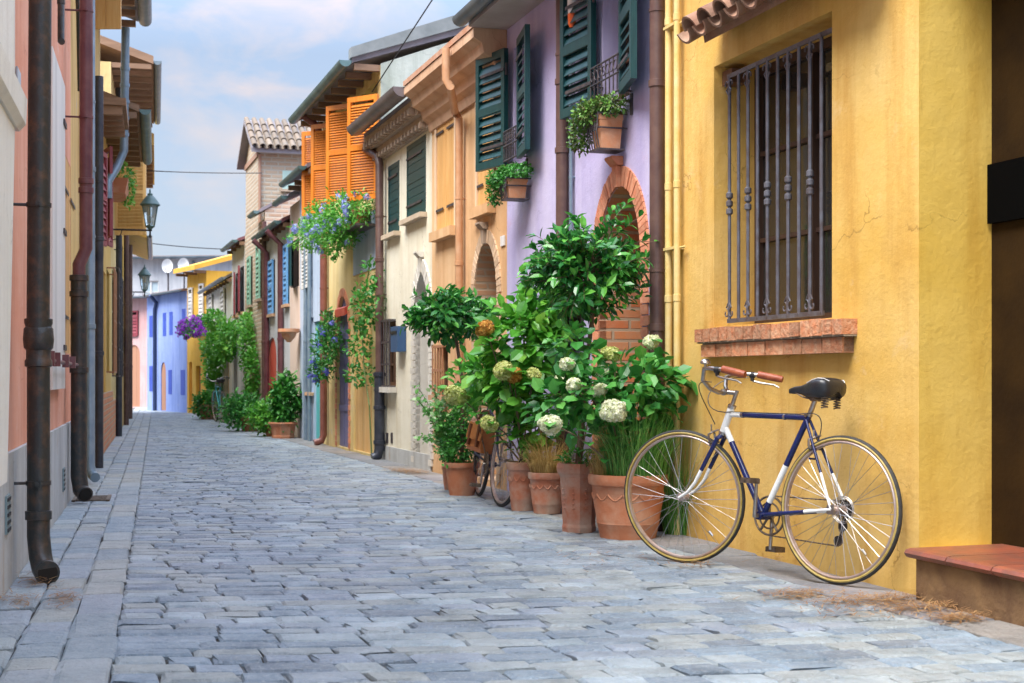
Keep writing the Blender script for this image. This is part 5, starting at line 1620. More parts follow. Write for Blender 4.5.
D2 = p2.y
hydrangea('tall hydrangea with rust and lime mop heads rising from the slender pot', p2,
          [(485, 328, D2 - .22, .060, FORNG, 0), (505, 371, D2 - .36, .078, FLIME, 0), (514, 376, D2 - .34, .055, FORNG, 0), (533, 374, D2 - .32, .050, FLIME, 0), (458, 396, D2 + .05, .080, FLIME, 0),
           (488, 423, D2 - .2, .06, FLIME, 0), (521, 318, D2, .035, FLIME, 0), (560, 382, D2 - .3, .05, FWHITE, 1), (566, 402, D2 - .2, .045, FWHITE, 1)],
          [(tuple(P3(520, 345, D2)), (.25, .24, .34)), (tuple(P3(545, 345, D2)), (.16, .22, .22)), (tuple(P3(518, 392, D2 - .05)), (.22, .22, .18)), (tuple(P3(545, 300, D2 + .1)), (.16, .16, .24)), (tuple(P3(485, 375, D2 + .1)), (.14, .18, .12)), (tuple(P3(535, 430, D2)), (.12, .15, .18))],
          980, .105, HYD)
D5 = p5.y
hydrangea('white panicle hydrangea filling the largest pot beside the blue bicycle', p5,
          [(650, 342, D5 + .05, .046, FWHITE, 1), (616, 411, D5 - .34, .072, FWHITE, 1), (566, 364, D5 - .1, .040, FWHITE, 1), (613, 354, D5, .050, FLIME, 1), (551, 425, D5 - .30, .066, FWHITE, 1), (603, 372, D5, .04, FWHITE, 1),
           (573, 385, D5 - .2, .045, FWHITE, 1), (600, 390, D5 - .2, .042, FWHITE, 0)],
          [(tuple(P3(640, 382, D5)), (.25, .24, .15)), (tuple(P3(600, 395, D5 - .05)), (.22, .22, .18)), (tuple(P3(572, 350, D5 + .1)), (.15, .16, .14)), (tuple(P3(640, 408, D5)), (.21, .2, .12)), (tuple(P3(668, 380, D5)), (.09, .15, .06)), (tuple(P3(560, 405, D5 + .05)), (.16, .16, .14))],
          680, .088, HYD2)

# grasses
def grass(label, c, r, n, L, w, m, lean=.5, droop=.8, group='ornamental grasses in pots'):
    V, F_ = blades(tuple(c), r, n, L, w, lean, droop)
    mb = MB(); mb.v = V.tolist(); mb.f = F_
    return mb.build('ornamental_grass', m, None, off=tuple(c), label=label, cat='grass plant', group=group)
grass('fine green grass arching out of the largest pot over the bicycle wheel', p5 + Vector((.05, -.03, 0)), .19, 1100, .52, .0022, GRASS, .6, .9)
grass('tuft of long green grass growing at the wall foot behind the bicycle wheel', Vector((*G(672, 536), 0)) + Vector((.06, .12, 0)), .10, 620, .62, .0024, GRASS, .5, .75)
grass('straw coloured grass spilling from the weathered pot', p3, .11, 700, .40, .0020, STRAW, .75, 1.15)
grass('short golden grass at the back of the largest pot', p5 + Vector((-.12, .03, 0)), .10, 360, .30, .0020, STRAW, .5, .8)
V, F_ = blob([(tuple(p4 + Vector((0, 0, .05))), (.11, .11, .06))], 160, .045, .35)
mb = MB(); mb.v = V.tolist(); mb.f = F_
mb.build('ground_cover_plant', BUSH, None, off=tuple(p4), label='low green plant round the trunk in the tall faceted pot', cat='plant')

# bushy plants in and beside the low pot
t = plant('bushy_plant', 'dense small leaved green bush in the low pot left of the dark bicycle', 'plant', p1)
V, F_ = blob([(tuple(P3(458, 448, p1.y)), (.17, .16, .14)), (tuple(P3(460, 425, p1.y)), (.14, .14, .12))], 1500, .030, .6, shell=.4)
leaf_obj('foliage', V, F_, BUSH, t)
t = plant('trailing_shrub', 'pale edged trailing shrub sprawling left of the low pot', 'shrub', p0)
mb = MB(); S = []
for i in range(34):
    e = P3(random.uniform(416, 468), random.uniform(384, 452), p1.y + random.uniform(-.1, .25)); b = Vector(p0)
    mid = b.lerp(e, .5) + Vector((0, 0, .15))
    pts = [b * (1 - s) ** 2 + mid * 2 * s * (1 - s) + e * s * s for s in [k / 9 for k in range(10)]]
    mb.tube(pts, .003, 5)
    P_ = np.array([pts[k] for k in range(2, 10) for _ in range(5)]) + rng.normal(0, .018, (40, 3))
    l = .042 * rng.uniform(.7, 1.3, 40)
    S.append(leaves(P_, rdir(40) + np.array([0, -.2, .2]), np.array([[0, -.4, 1.0]] * 40) + .4 * rdir(40), l, l * .75))
mb.build('stem', STEMG, t)
V, F_ = merge(S); leaf_obj('foliage', V, F_, VARI, t)
t = plant('green_shrub', 'bright green broad leaved shrub between the two laurels and the brick arch', 'shrub', p2 + Vector((.1, .35, -p2.z)))
D_ = p2.y + .40
V, F_ = blob([(tuple(P3(470, 385, D_ + .3)), (.15, .2, .18)), (tuple(P3(590, 410, D_ - .9)), (.16, .12, .12)), (tuple(P3(535, 318, D_)), (.15, .16, .26))], 420, .085, .62)
mb = MB()
for (x, y, dd) in ((470, 385, .3), (535, 300, 0), (590, 410, -.9)):
    e = P3(x, y, D_ + dd); mb.tube([(e.x * .6 + (p2.x + .1) * .4, e.y, 0.0), tuple(e)], .006, 6)
mb.build('stem', BARK, t)
leaf_obj('foliage', V, F_, LIME, t)

# ------------------------------------------------------------------ wall planters on the lavender house
def planter(which, x0, x1, yt, yb, npots, leafmatx, lab, spill, seed):
    n0 = .02; nn = .21
    u1, zt_ = FR.px(x0, yt, nn); u0, _ = FR.px(x1, yt, nn * .5); zb = FR.px((x0 + x1) / 2, yb, nn)[1]
    t = thing('planter_rack', 'black iron planter rack ' + lab, 'planter rack', FR, (u0 + u1) / 2, 0, zb, 'iron planter racks on the lavender wall')
    q = MB()
    for z in (zt_, (zt_ + zb) / 2 + .02): q.tube([(u0, .005, z), (u0, nn, z), (u1, nn, z), (u1, .005, z)], .006, 6)
    q.box(u0, u1, n0, nn, zb - .012, zb)
    for i in range(5):
        x = u0 + (u1 - u0) * i / 4
        q.tube([(x, nn, zt_), (x, nn + .012, (zt_ + zb) / 2), (x, nn - .01, zb)], .0045, 5)
        if i < 4:
            q.tube(arc((x + (u1 - u0) / 8, nn + .004, (zt_ + zb) / 2 + .03), .028, 0, 6.28, 12), .0035, 5)
    q.build('rack', IRON, t, smooth=False)
    wpt = (u1 - u0) / npots
    for k in range(npots):
        uc = u0 + wpt * (k + .5); pl = FR.w(uc, .115, zb)
        tp = thing('flower_pot', 'square orange flower pot, %s of the iron rack %s' % (('near end', 'middle', 'far end')[k if npots == 3 else k * 2] if npots > 1 else 'inside', lab), 'pot', FR, uc, .115, zb, 'flower pots in the iron racks')
        h_ = (zt_ - zb) * 1.02
        q = MB(); a_ = wpt * .44
        def ring(s, z): return [(uc - a_ * s, .115 - .085 * s, z), (uc + a_ * s, .115 - .085 * s, z), (uc + a_ * s, .115 + .085 * s, z), (uc - a_ * s, .115 + .085 * s, z)]
        vs_ = ring(.76, zb + .002) + ring(.94, zb + h_ * .8) + ring(1.0, zb + h_ * .81) + ring(1.0, zb + h_) + ring(.88, zb + h_) + ring(.86, zb + h_ * .85)
        fs = [(3, 2, 1, 0), (20, 21, 22, 23)]
        for l in range(5):
            for s in range(4): fs.append((l * 4 + s, l * 4 + (s + 1) % 4, l * 4 + 4 + (s + 1) % 4, l * 4 + 4 + s))
        q.add(vs_, fs); q.build('body', TERO, tp)
    V, F_ = blob([((a_c, n_c, z_c), rr) for a_c, n_c, z_c, rr in spill(u0, u1, zt_, zb)], seed, .030, .55, shell=.35)
    mb = MB(); mb.v = V.tolist(); mb.f = F_
    mb.build('trailing_plant', leafmatx, F=FR, off=((u0 + u1) / 2, .12, zt_), label='small leaved plant spilling over the iron rack ' + lab, cat='plant', group='plants in the iron racks')
planter(0, 589, 613, 117, 146, 2, HEATH, 'under the nearer lavender window',
        lambda u0, u1, zt_, zb: [((u0 + u1) / 2, .12, zt_ + .05, (.22, .12, .07)), (u1 - .02, .2, zt_ + .02, (.14, .12, .09)), (u1 + .10, .24, zt_ - .09, (.08, .08, .14))], 2100)
planter(1, 501, 519, 180, 196, 2, BUSH, 'under the farther lavender window',
        lambda u0, u1, zt_, zb: [((u0 + u1) / 2, .12, zt_ + .05, (.26, .12, .06)), (u1 + .02, .2, zt_ + .01, (.16, .12, .08)), (u1 + .12, .22, zt_ - .08, (.09, .07, .10))], 1600)

# ------------------------------------------------------------------ overhanging plumbago, climbing rose and blue climber
def ellR(x, y, n_, ru, rn, rz):
    u, z = FR.px(x, y, n_); return ((u, n_, z), (ru, rn, rz))
def plantR(name, label, cat, ells, n, L, ratio, m, flowers=None, stems=(), group=None, fl=.03):
    c0 = ells[0][0]
    t = thing(name, label, cat, FR, c0[0], c0[1] * 0, c0[2], group)
    V, F_ = blob(ells, n, L, ratio, shell=.3)
    if stems:
        mb = MB()
        for s in stems: mb.tube(s, .009, 6)
        mb.build('stem', STEMG, t)
    leaf_obj('foliage', V, F_, m, t)
    if flowers:
        fm, k = flowers; VV = []
        for i in range(k):
            (c, r) = ells[rng.integers(len(ells))]
            d = rdir(1)[0]; d[1] = abs(d[1]); d[2] = d[2] * .8
            p = np.array(c) + d * np.array(r) * 1.0
            VV.append(florets(p, .035, 16, fl * .6))
        V, F_ = merge(VV); leaf_obj('flowers', V, F_, fm, t)
    return t
plantR('plumbago', 'plumbago with pale blue flowers tumbling below the orange shutters', 'flowering plant',
       [ellR(360, 208, .18, .5, .2, .22), ellR(343, 212, .28, .55, .25, .24), ellR(325, 228, .40, .6, .28, .26), ellR(308, 236, .50, .5, .25, .20), ellR(333, 240, .35, .45, .22, .24), ellR(345, 232, .22, .5, .2, .2), ellR(320, 215, .35, .3, .2, .18)],
       3600, .055, .42, LIME, (FBLUE, 46))
for k, (x, y) in enumerate(((361, 221), (351, 226))):
    u, z = FR.px(x, y + 6, .12)
    t = thing('flower_pot', ('terracotta pot nearer the brown downpipe under the plumbago', 'terracotta pot farther from the brown downpipe under the plumbago')[k], 'pot', FR, u, .12, z)
    MB().lathe([(.001, 0), (.07, 0), (.10, .16), (.115, .165), (.115, .20), (.09, .20), (.085, .18), (.001, .18)], (u, .12, z), 20).build('body', TERR, t, smooth=True)
u, z = FR.px(358, 229, .1)
t = thing('wall_shelf', 'small iron shelf holding the pots below the orange shutters', 'shelf', FR, u, 0, z - .02)
MB().box(u - .7, u + 1.3, .013, .26, z - .03, z - .003).build('board', IRON, t)
st = [(FR.pu(373.5, .10), .12, .0), (FR.pu(371, .12), .14, .62), (FR.pu(366, .12), .14, 1.02), (FR.pu(362, .10), .10, 1.5), (FR.pu(366, .08), .08, 2.0), (FR.pu(371, .08), .08, 2.4)]
plantR('climbing_rose', 'climbing rose on one thin stem up the wooden door and brown downpipe', 'climber',
       [ellR(364, 310, .16, .55, .14, .34), ellR(374, 300, .12, .3, .14, .25), ellR(360, 345, .14, .5, .12, .28), ellR(353, 375, .12, .35, .08, .12), ellR(372, 272, .12, .25, .12, .16), ellR(366, 375, .12, .28, .10, .16)],
       760, .062, .62, BUSH, None, [st])
plantR('blue_climber', 'green climber with violet blue flowers spilling beside the turquoise door', 'climber',
       [ellR(325, 352, .20, .55, .18, .36), ellR(330, 340, .15, .4, .15, .30), ellR(320, 372, .22, .4, .15, .16), ellR(327, 322, .12, .3, .10, .16)],
       1500, .055, .5, BUSH, (mat('x', (0, 0, 0)) if False else leafmat('iris_petal', (.10, .10, .60), (.18, .20, .75), (.3, .3, .8)), 22))

# ------------------------------------------------------------------ far plants and pots on the right
def far_plant(name, label, x, y, D, rx, rz, n, L, m, base=None, group='potted shrubs down the street', extra=()):
    c = P3(x, y, D); b = base or (c.x, c.y, 0)
    t = plant(name, label, 'shrub', b, group)
    el = [((c.x, c.y, c.z), (rx, rx * .8, rz))]
    for (x2, y2, r2, z2) in extra:
        e = P3(x2, y2, D); el.append(((e.x, e.y, e.z), (r2, r2 * .8, z2)))
    V, F_ = blob(el, n, L, .5, shell=.3)
    MB().tube([(b[0], b[1], b[2]), (c.x, c.y, c.z)], .02, 6).build('stem', BARK, t)
    leaf_obj('foliage', V, F_, m, t)
    return t
G2 = 'pots down the street'
pa = pot('rectangular looking terracotta tub with two green bushes before the red door', 283, 438.5, .46, .25, TERR, 'square', group=G2)
pb = pot('round terracotta pot under the darker bush in front of the brick house', 249.5, 431.5, .36, .28, TERR, group=G2, ribs=False)
pc_ = pot('small dark red pot under the tall ivy by the egg yellow house', 208, 419.5, .42, .34, TERR2, group=G2, ribs=False)
pd = pot('small terracotta pot left of the tub before the red door', 272, 436.5, .26, .20, TERR, group=G2, ribs=False)
far_plant('potted_shrub', 'upright glossy green shrub in the tub before the red door', 285, 402, pa.y, .22, .42, 1300, .09, BUSH, tuple(pa))
far_plant('potted_shrub', 'low bright green bush left of the upright one before the red door', 269, 417, pd.y, .36, .25, 1400, .07, HYD, tuple(pd))
far_plant('potted_shrub', 'darker spreading bush in the round pot before the brick house', 244, 411, pb.y, .46, .32, 1500, .08, HYD2, tuple(pb), extra=((237, 409, .2, .18),))
far_plant('potted_shrub', 'small rounded bush in the dark red pot by the egg yellow house', 208, 405, pc_.y, .36, .30, 900, .09, BUSH, tuple(pc_))
plantR('ivy', 'dense ivy column climbing the low white house', 'climber',
       [ellR(214, 348, .25, .7, .27, .42), ellR(226, 345, .22, .5, .24, .36), ellR(213, 372, .2, .45, .2, .45), ellR(214, 395, .2, .45, .18, .42)],
       2300, .10, .6, HYD)
plantR('ivy', 'slender ivy climbing the old brick house front', 'climber',
       [ellR(247, 345, .15, .5, .14, .55), ellR(252, 372, .12, .45, .12, .5), ellR(246, 325, .12, .5, .12, .25), ellR(251, 395, .12, .4, .12, .35)],
       1500, .08, .6, LIME)
for (x, y, s, lab) in ((230, 320, .32, 'upper'), ):
    pass
plantR('hanging_plant', 'bright green hanging plant on the white house above the ivy', 'plant', [ellR(214, 320, .35, .8, .2, .22)], 600, .09, .5, LIME)
plantR('hanging_plant', 'green hanging plant nearest the maroon shutters', 'plant', [ellR(229, 331, .35, .6, .2, .2)], 500, .09, .5, LIME)
c = [((F2.px(x, y, .35)[0], .35, F2.px(x, y, .35)[1]), (.5, .22, .22)) for x, y in ((188, 329), (194, 327), (200, 325))]
t = thing('petunias', 'purple petunias in a box on the egg yellow wall', 'flowers', F2, c[0][0][0], 0, c[0][0][2])
V, F_ = blob(c, 500, .09, .5); leaf_obj('foliage', V, F_, BUSH, t)
VV = [florets(np.array(cc) + rdir(1)[0] * np.array(rr) * 1.05, .07, 14, .035) for cc, rr in c for _ in range(26)]
V, F_ = merge(VV); leaf_obj('flowers', V, F_, FPURP, t)

# ------------------------------------------------------------------ bicycles
def bicycle(label, X, Y, heading, lean, steer, blue, white, bars='swept', group=None, wb=.96, chainside=-1, detail=True, grip=GRIP, tan=GUM):
    t = bpy.data.objects.new('bicycle', None); COL.objects.link(t)
    t.matrix_world = Matrix.Translation((X, Y, 0)) @ Matrix.Rotation(R_(heading), 4, 'Z') @ Matrix.Rotation(R_(lean), 4, 'X')
    OFF[t.name] = (0, 0, 0); _props(t, label, 'bicycle', group)
    R = .34
    A0 = Vector((.73, 0, .68)); A1 = Vector((.69, 0, .785)); ax = (A1 - A0).normalized()
    M = Matrix.Translation(A0) @ Matrix.Rotation(R_(steer), 4, ax) @ Matrix.Translation(-A0)
    S = lambda p: M @ Vector(p)
    def wheel(hub, fn, rear):
        def ringp(r, y=0, k=56): return [fn((hub[0] + r * math.cos(2 * math.pi * i / k), y, hub[2] + r * math.sin(2 * math.pi * i / k))) for i in range(k)]
        q = MB().tube(ringp(R - .028), .0095, 8, closed=True)
        for y in (-.008, .008): q.tube(ringp(R - .031, y), .006, 6, closed=True)
        q.tube([fn((hub[0], -.045, hub[2])), fn((hub[0], -.03, hub[2])), fn((hub[0], -.028, hub[2])), fn((hub[0], 0, hub[2])), fn((hub[0], .028, hub[2])), fn((hub[0], .03, hub[2])), fn((hub[0], .045, hub[2]))], [.012, .012, .022, .013, .022, .012, .012], 12)
        w = q.build('wheel', RIM, t, smooth=True)
        q = MB().tube(ringp(R - .0125), .0125, 10, closed=True); q.build('tyre', TYRE, w, smooth=True)
        q = MB()
        for y in (-.0092, .0092): q.tube(ringp(R - .0165, y), .0062, 6, closed=True)
        q.build('sidewall', tan, w, smooth=True)
        q = MB(); K = 36
        for i in range(K):
            a_ = 2 * math.pi * i / K; side = 1 if i % 2 else -1
            off = (1 if (i // 2) % 2 else -1) * 1.05
            p0 = (hub[0] + .020 * math.cos(a_ + off), side * .028, hub[2] + .020 * math.sin(a_ + off))
            p1 = (hub[0] + (R - .034) * math.cos(a_), 0, hub[2] + (R - .034) * math.sin(a_))
            q.tube([fn(p0), fn(p1)], .0013, 4, cap=False)
        for j, a_ in enumerate((.9, 4.0)):
            p = (hub[0] + .22 * math.cos(a_), .008, hub[2] + .22 * math.sin(a_)); p2_ = (hub[0] + .25 * math.cos(a_), .008, hub[2] + .25 * math.sin(a_))
            if j: q.tube([fn(p), fn(p2_)], .006, 6)
        q.build('spokes', CHROME, w)
        # valve
        a_ = -1.35
        return w
    ident = lambda p: Vector(p)
    rh = (0, 0, R); fh = (wb, 0, R)
    rw = wheel(rh, ident, True); fw = wheel(fh, S, False)
    bb = Vector((.45, 0, .28)); st = Vector((.205, 0, .755)); sh = Vector((.19, 0, .79)); ht = Vector((.693, 0, .775)); hb = Vector((.727, 0, .69))
    dt = Vector((.722, 0, .700)); tt = Vector((.697, 0, .762))
    def seg(a, b, f0, f1): return [a.lerp(b, f0), a.lerp(b, f1)]
    # frame: blue tubes with white sections
    q = MB()
    q.tube(seg(st, tt, 0, .84), .0135, 14).tube(seg(bb, dt, 0, .82), .0150, 14).tube(seg(bb, st, .52, 1.02), .0145, 14).tube(seg(bb, st, -.02, .14), .0148, 14)
    q.tube([bb + Vector((0, -.036, 0)), bb + Vector((0, .036, 0))], .021, 16)
    for y in (-1, 1):
        a = Vector((.0, y * .062, R)); b1 = Vector((.43, y * .022, .285)); b2 = Vector((.205, y * .014, .745))
        q.tube([b1, b1.lerp(a, .62)], [.0105, .009], 10)
        q.tube([b2, b2.lerp(a, .60)], .0070, 10)
    q.tube([Vector((.17, -.02, .565)), Vector((.17, .02, .565))], .006, 6)
    fr = q.build('frame', blue, t, smooth=True)
    q = MB()
    q.tube(seg(st, tt, .84, 1.0), .0138, 14).tube(seg(bb, dt, .82, 1.0), .0153, 14).tube(seg(bb, st, .14, .52), .0148, 14).tube([hb - ax * .015, ht + ax * .02], .0185, 16)
    for y in (-1, 1):
        a = Vector((.0, y * .062, R)); b1 = Vector((.43, y * .022, .285)); b2 = Vector((.205, y * .014, .745))
        q.tube([b1.lerp(a, .62), a], [.009, .0075], 10).tube([b2.lerp(a, .60), a], [.0072, .0062], 10)
    q.build('white_lug', white, fr, smooth=True)
    q = MB()
    for f in (.28, .82): 
        p = st.lerp(tt, f); q.tube([p - Vector((.006, 0, 0)), p + Vector((.006, 0, 0))], .0152, 12)
    for y in (-1, 1): q.box(-.018, .022, y * .062 - .003, y * .062 + .003, R - .022, R + .02)
    q.tube([ht + ax * .02, ht + ax * .035], .021, 14).tube([hb - ax * .03, hb - ax * .015], .021, 14)
    q.build('fitting', CHROME, fr, smooth=True)
    # fork
    q = MB(); q2 = MB()
    q.tube([S(hb - ax * .025), S(hb - ax * .045)], .018, 12)
    for y in (-1, 1):
        c0 = hb - ax * .04 + Vector((0, y * .012, 0)); c0b = hb - ax * .045 + Vector((0, y * .045, 0))
        e = Vector((wb, y * .052, R)); k1 = Vector((.868, y * .052, .420))
        q.tube([S(c0), S(c0b), S(c0b.lerp(k1, .72))], [.013, .012, .0105], 10)
        q2.tube([S(c0b.lerp(k1, .72)), S(k1), S(k1.lerp(e, .45) + Vector((.0, 0, -.012))), S(e)], [.0105, .009, .0078, .0065], 10)
    f = q.build('fork', blue, t, smooth=True); q2.build('white_fork_end', white, f, smooth=True)
    # stem and swept bars
    q = MB(); top = A1 + ax * .10
    q.tube([S(A1 + ax * .01), S(top)], .0110, 12)
    clamp = top + Vector((.065, 0, -.006)); q.tube([S(top - ax * .012), S(clamp)], .0115, 10).tube([S(clamp + Vector((0, -.022, 0))), S(clamp + Vector((0, .022, 0)))], .017, 12)
    for y in (-1, 1):
        hw = .185 if y > 0 else .235; dz = .034 if y > 0 else -.012; bx = -.045
        pts = [clamp, clamp + Vector((.012, y * .05, .0)), clamp + Vector((.038, y * .09, .022)), clamp + Vector((.055, y * .135, .066)), clamp + Vector((.040, y * hw * .80, .088 + dz)),
               clamp + Vector((.0, y * hw * .94, .092 + dz)), clamp + Vector((-.05, y * hw, .088 + dz)), clamp + Vector((-.10, y * (hw + .007), .082 + dz))]
        q.tube([S(p) for p in pts], .0108, 12)
    hbm = q.build('handlebar', CHROME, t, smooth=True)
    for y in (-1, 1):
        hw = .185 if y > 0 else .235; dz = .034 if y > 0 else -.012
        g0 = clamp + Vector((-.075, y * hw, .088 + dz)); g1 = clamp + Vector((-.200, y * (hw + .018), .062 + dz))
        MB().tube([S(g0.lerp(g1, s)) for s in (0, .05, .5, .9, 1.0)], [.0175, .0185, .0190, .0185, .0160], 14).build('grip', grip, hbm, smooth=True)
        q = MB(); b0 = clamp + Vector((-.045, y * hw, .085 + dz))
        q.tube([S(b0 + Vector((-.012, 0, 0))), S(b0 + Vector((.012, 0, 0)))], .0155, 12)
        q.tube([S(b0), S(b0 + Vector((0, y * -.004, -.03)))], .010, 8)
        q.build('lever_clamp', BLACK, hbm, smooth=True)
        q = MB().tube([S(b0 + Vector((0, 0, -.030))), S(b0 + Vector((-.04, y * .008, -.040))), S(b0 + Vector((-.11, y * .016, -.050))), S(b0 + Vector((-.135, y * .018, -.064)))], [.005, .006, .005, .004], 8)
        q.build('brake_lever', CHROME, hbm, smooth=True)
    bp = clamp + Vector((.03, .155, .150))
    MB().lathe([(.001, .022), (.014, .019), (.024, .008), (.026, 0), (.022, -.004), (.001, -.004)], tuple(S(bp)), 18).tube([S(bp + Vector((0, 0, -.004))), S(bp + Vector((0, 0, -.03)))], .006, 8).build('bell', CHROME, hbm, smooth=True)
    # cables
    q = MB()
    def bez(a, b, c_, d, k=14): return [a * (1 - s) ** 3 + b * 3 * s * (1 - s) ** 2 + c_ * 3 * s * s * (1 - s) + d * s ** 3 for s in [i / k for i in range(k + 1)]]
    l = S(clamp + Vector((-.03, .215, .06))); rr_ = S(clamp + Vector((-.03, -.215, .06))); br = S(hb + Vector((.05, 0, .02)))
    q.tube(bez(l, l + Vector((.13, .03, .02)), br + Vector((.07, .03, .14)), br), .0024, 6)
    q.tube(bez(rr_, rr_ + Vector((.20, .10, .02)), tt + Vector((.20, .06, -.02)), tt + Vector((-.03, .014, .012))), .0024, 6)
    q.tube([tt + Vector((-.03, .014, .012)), st + Vector((.04, .014, .016))], .0024, 6)
    q.tube(bez(st + Vector((.04, .014, .016)), st + Vector((-.06, .014, .03)), Vector((.10, .0, .78)), Vector((.135, 0, .66))), .0024, 6)
    q.build('brake_cable', BLACK, t, smooth=True)
    # side pull brakes
    for (c_, fn) in ((Vector((.785, 0, .655)), S), (Vector((.155, 0, .645)), ident)):
        q = MB()
        for y in (-1, 1): q.tube([fn(c_ + Vector((0, 0, .02))), fn(c_ + Vector((.012, y * .035, .008))), fn(c_ + Vector((.01, y * .036, -.02))), fn(c_ + Vector((.006, y * .022, -.032)))], .006, 8)
        q.tube([fn(c_ + Vector((0, 0, .02))), fn(c_ + Vector((-.03, 0, .03)))], .005, 6).tube([fn(c_ + Vector((.012, 0, .02))), fn(c_ + Vector((.012, .0, .055)))], .004, 6)
        b_ = q.build('brake', CHROME, t, smooth=True)
        q = MB()
        for y in (-1, 1): 
            p = c_ + Vector((.0, y * .019, -.034)); q.tube([fn(p + Vector((-.02, 0, 0))), fn(p + Vector((.02, 0, 0)))], .006, 6)
        q.build('brake_pad', BLACK, b_)
    # saddle: nose and wide sprung back
    q = MB(); prof = [(.315, .004, .880, .006), (.30, .018, .884, .018), (.26, .024, .890, .024), (.20, .034, .893, .028), (.14, .056, .897, .034), (.08, .082, .902, .042), (.03, .094, .906, .048), (-.01, .090, .906, .046), (-.035, .070, .900, .036), (-.045, .03, .892, .02)]
    prof = [(.325 - (.315 - x) * .80, hw, zc + (.004 if x < .1 else 0), th * (1.55 if x < .16 else 1.1)) for (x, hw, zc, th) in prof]
    K = 18; rings = []
    for (x, hw, zc, th) in prof:
        ring = []
        for i in range(K):
            an = 2 * math.pi * i / K; cy = math.cos(an); sz = math.sin(an)
            yy = hw * (abs(cy) ** .75) * (1 if cy > 0 else -1)
            zz = zc + (th * .45 * (abs(sz) ** .8) if sz > 0 else -th * .95 * (abs(sz) ** .7) * (1.0 if abs(cy) > .25 else .6))
            ring.append((x, yy, zz))
        rings.append(ring)
    vs_ = [p for r_ in rings for p in r_]; fs = [tuple(range(K))[::-1], tuple((len(rings) - 1) * K + i for i in range(K))]
    for j in range(len(rings) - 1):
        for i in range(K): fs.append((j * K + i, j * K + (i + 1) % K, (j + 1) * K + (i + 1) % K, (j + 1) * K + i))
    q.add(vs_, fs); sd = q.build('saddle', SADM, t, smooth=True)
    q = MB()
    for y in (-1, 1):
        q.tube([(.27, y * .018, .872), (.22, y * .02, .850), (.17, y * .022, .842), (.11, y * .035, .842), (.06, y * .05, .85)], .004, 6)
        q.tube([(.075 + .016 * math.cos(i * 1.1), y * .045 + .016 * math.sin(i * 1.1), .800 + i * .0020) for i in range(26)], .0032, 5)
    q.build('saddle_spring', DIRTY, sd, smooth=True)
    q = MB()
    pts = [(x, hw * .80, zc + th * .36) for (x, hw, zc, th) in prof[4:9]]
    q.tube(pts, .0022, 5).tube([(x, -y, z) for x, y, z in pts], .0022, 5)
    q.build('piping', WHITEP, sd)
    q = MB().tube([sh - Vector((-.01, 0, .03)), Vector((.165, 0, .845))], .0125, 12); q.build('seat_post', CHROME, t, smooth=True)
    q = MB().tube([st + Vector((0, -.022, .012)), st + Vector((0, .022, .012))], .009, 8).tube([(.165, -.03, .848), (.165, .03, .848)], .016, 10)
    q.build('seat_clamp', DIRTY, t, smooth=True)
    # drive: the chain is on the right hand side (negative y)
    yc = -.045; q = MB(); cr = .092
    q.tube([(bb.x + cr * math.cos(2 * math.pi * i / 44), yc, bb.z + cr * math.sin(2 * math.pi * i / 44)) for i in range(44)], .0055, 6, closed=True)
    q.tube([(bb.x + .062 * math.cos(2 * math.pi * i / 32), yc, bb.z + .062 * math.sin(2 * math.pi * i / 32)) for i in range(32)], .0045, 6, closed=True)
    for i in range(5):
        an = 2 * math.pi * i / 5 + .3; q.tube([(bb.x, yc, bb.z), (bb.x + cr * math.cos(an), yc, bb.z + cr * math.sin(an))], .006, 6)
    for i in range(44):
        an = 2 * math.pi * i / 44; q.box(bb.x + (cr + .004) * math.cos(an) - .002, bb.x + (cr + .004) * math.cos(an) + .002, yc - .0015, yc + .0015, bb.z + (cr + .004) * math.sin(an) - .002, bb.z + (cr + .004) * math.sin(an) + .002)
    cw = q.build('chainring', DIRTY, t, smooth=True)
    ca = R_(94)
    for y, sg in ((.062, 1), (-.066, -1)):
        e = bb + Vector((math.cos(ca) * .165 * sg, 0, math.sin(ca) * .165 * sg)); e.y = y + (.01 if y > 0 else -.01)
        q = MB().tube([Vector((bb.x, y * .6, bb.z)), Vector((bb.x, y, bb.z)), Vector((bb.x, y, bb.z)).lerp(e, .08), e], [.011, .013, .010, .008], 10)
        ck = q.build('crank', CHROME, t, smooth=True)
        q = MB(); px_ = e.x; pz = e.z; y0 = e.y; y1 = y0 + (.085 if y > 0 else -.085)
        q.tube([(px_, y0, pz), (px_, y1, pz)], .007, 8)
        for dx in (-.028, .028): q.box(px_ + dx - .003, px_ + dx + .003, min(y0, y1) + .012, max(y0, y1), pz - .012, pz + .012)
        for yy in (min(y0, y1) + .012, max(y0, y1) - .004): q.box(px_ - .03, px_ + .03, yy, yy + .004, pz - .011, pz + .011)
        for k in range(6): q.box(px_ - .026 + k * .010, px_ - .022 + k * .010, min(y0, y1) + .014, max(y0, y1) - .002, pz + .010, pz + .014)
        q.build('pedal', DIRTY, ck)
    q = MB()
    for k, rr in enumerate((.046, .041, .036, .031, .026)):
        y = -.030 - k * .004; q.tube([(rr * math.cos(2 * math.pi * i / 22), y, R + rr * math.sin(2 * math.pi * i / 22)) for i in range(22)], .0022, 5, closed=True)
    q.tube([(0, -.028, R), (0, -.052, R)], [.03, .02], 14)
    q.tube([(.0, -.055, R), (.015, -.06, R - .05), (.03, -.058, R - .12), (.035, -.055, R - .15)], .008, 8)
    for (x, z) in ((.012, R - .075), (.035, R - .145)): q.tube([(x, -.050, z), (x, -.042, z)], .024, 14)
    q.build('derailleur', mat('black_steel', (.03, .03, .03), (.07, .06, .055), 30, .45, .6, bump=.3), t, smooth=True)
    q = MB(); ch = []
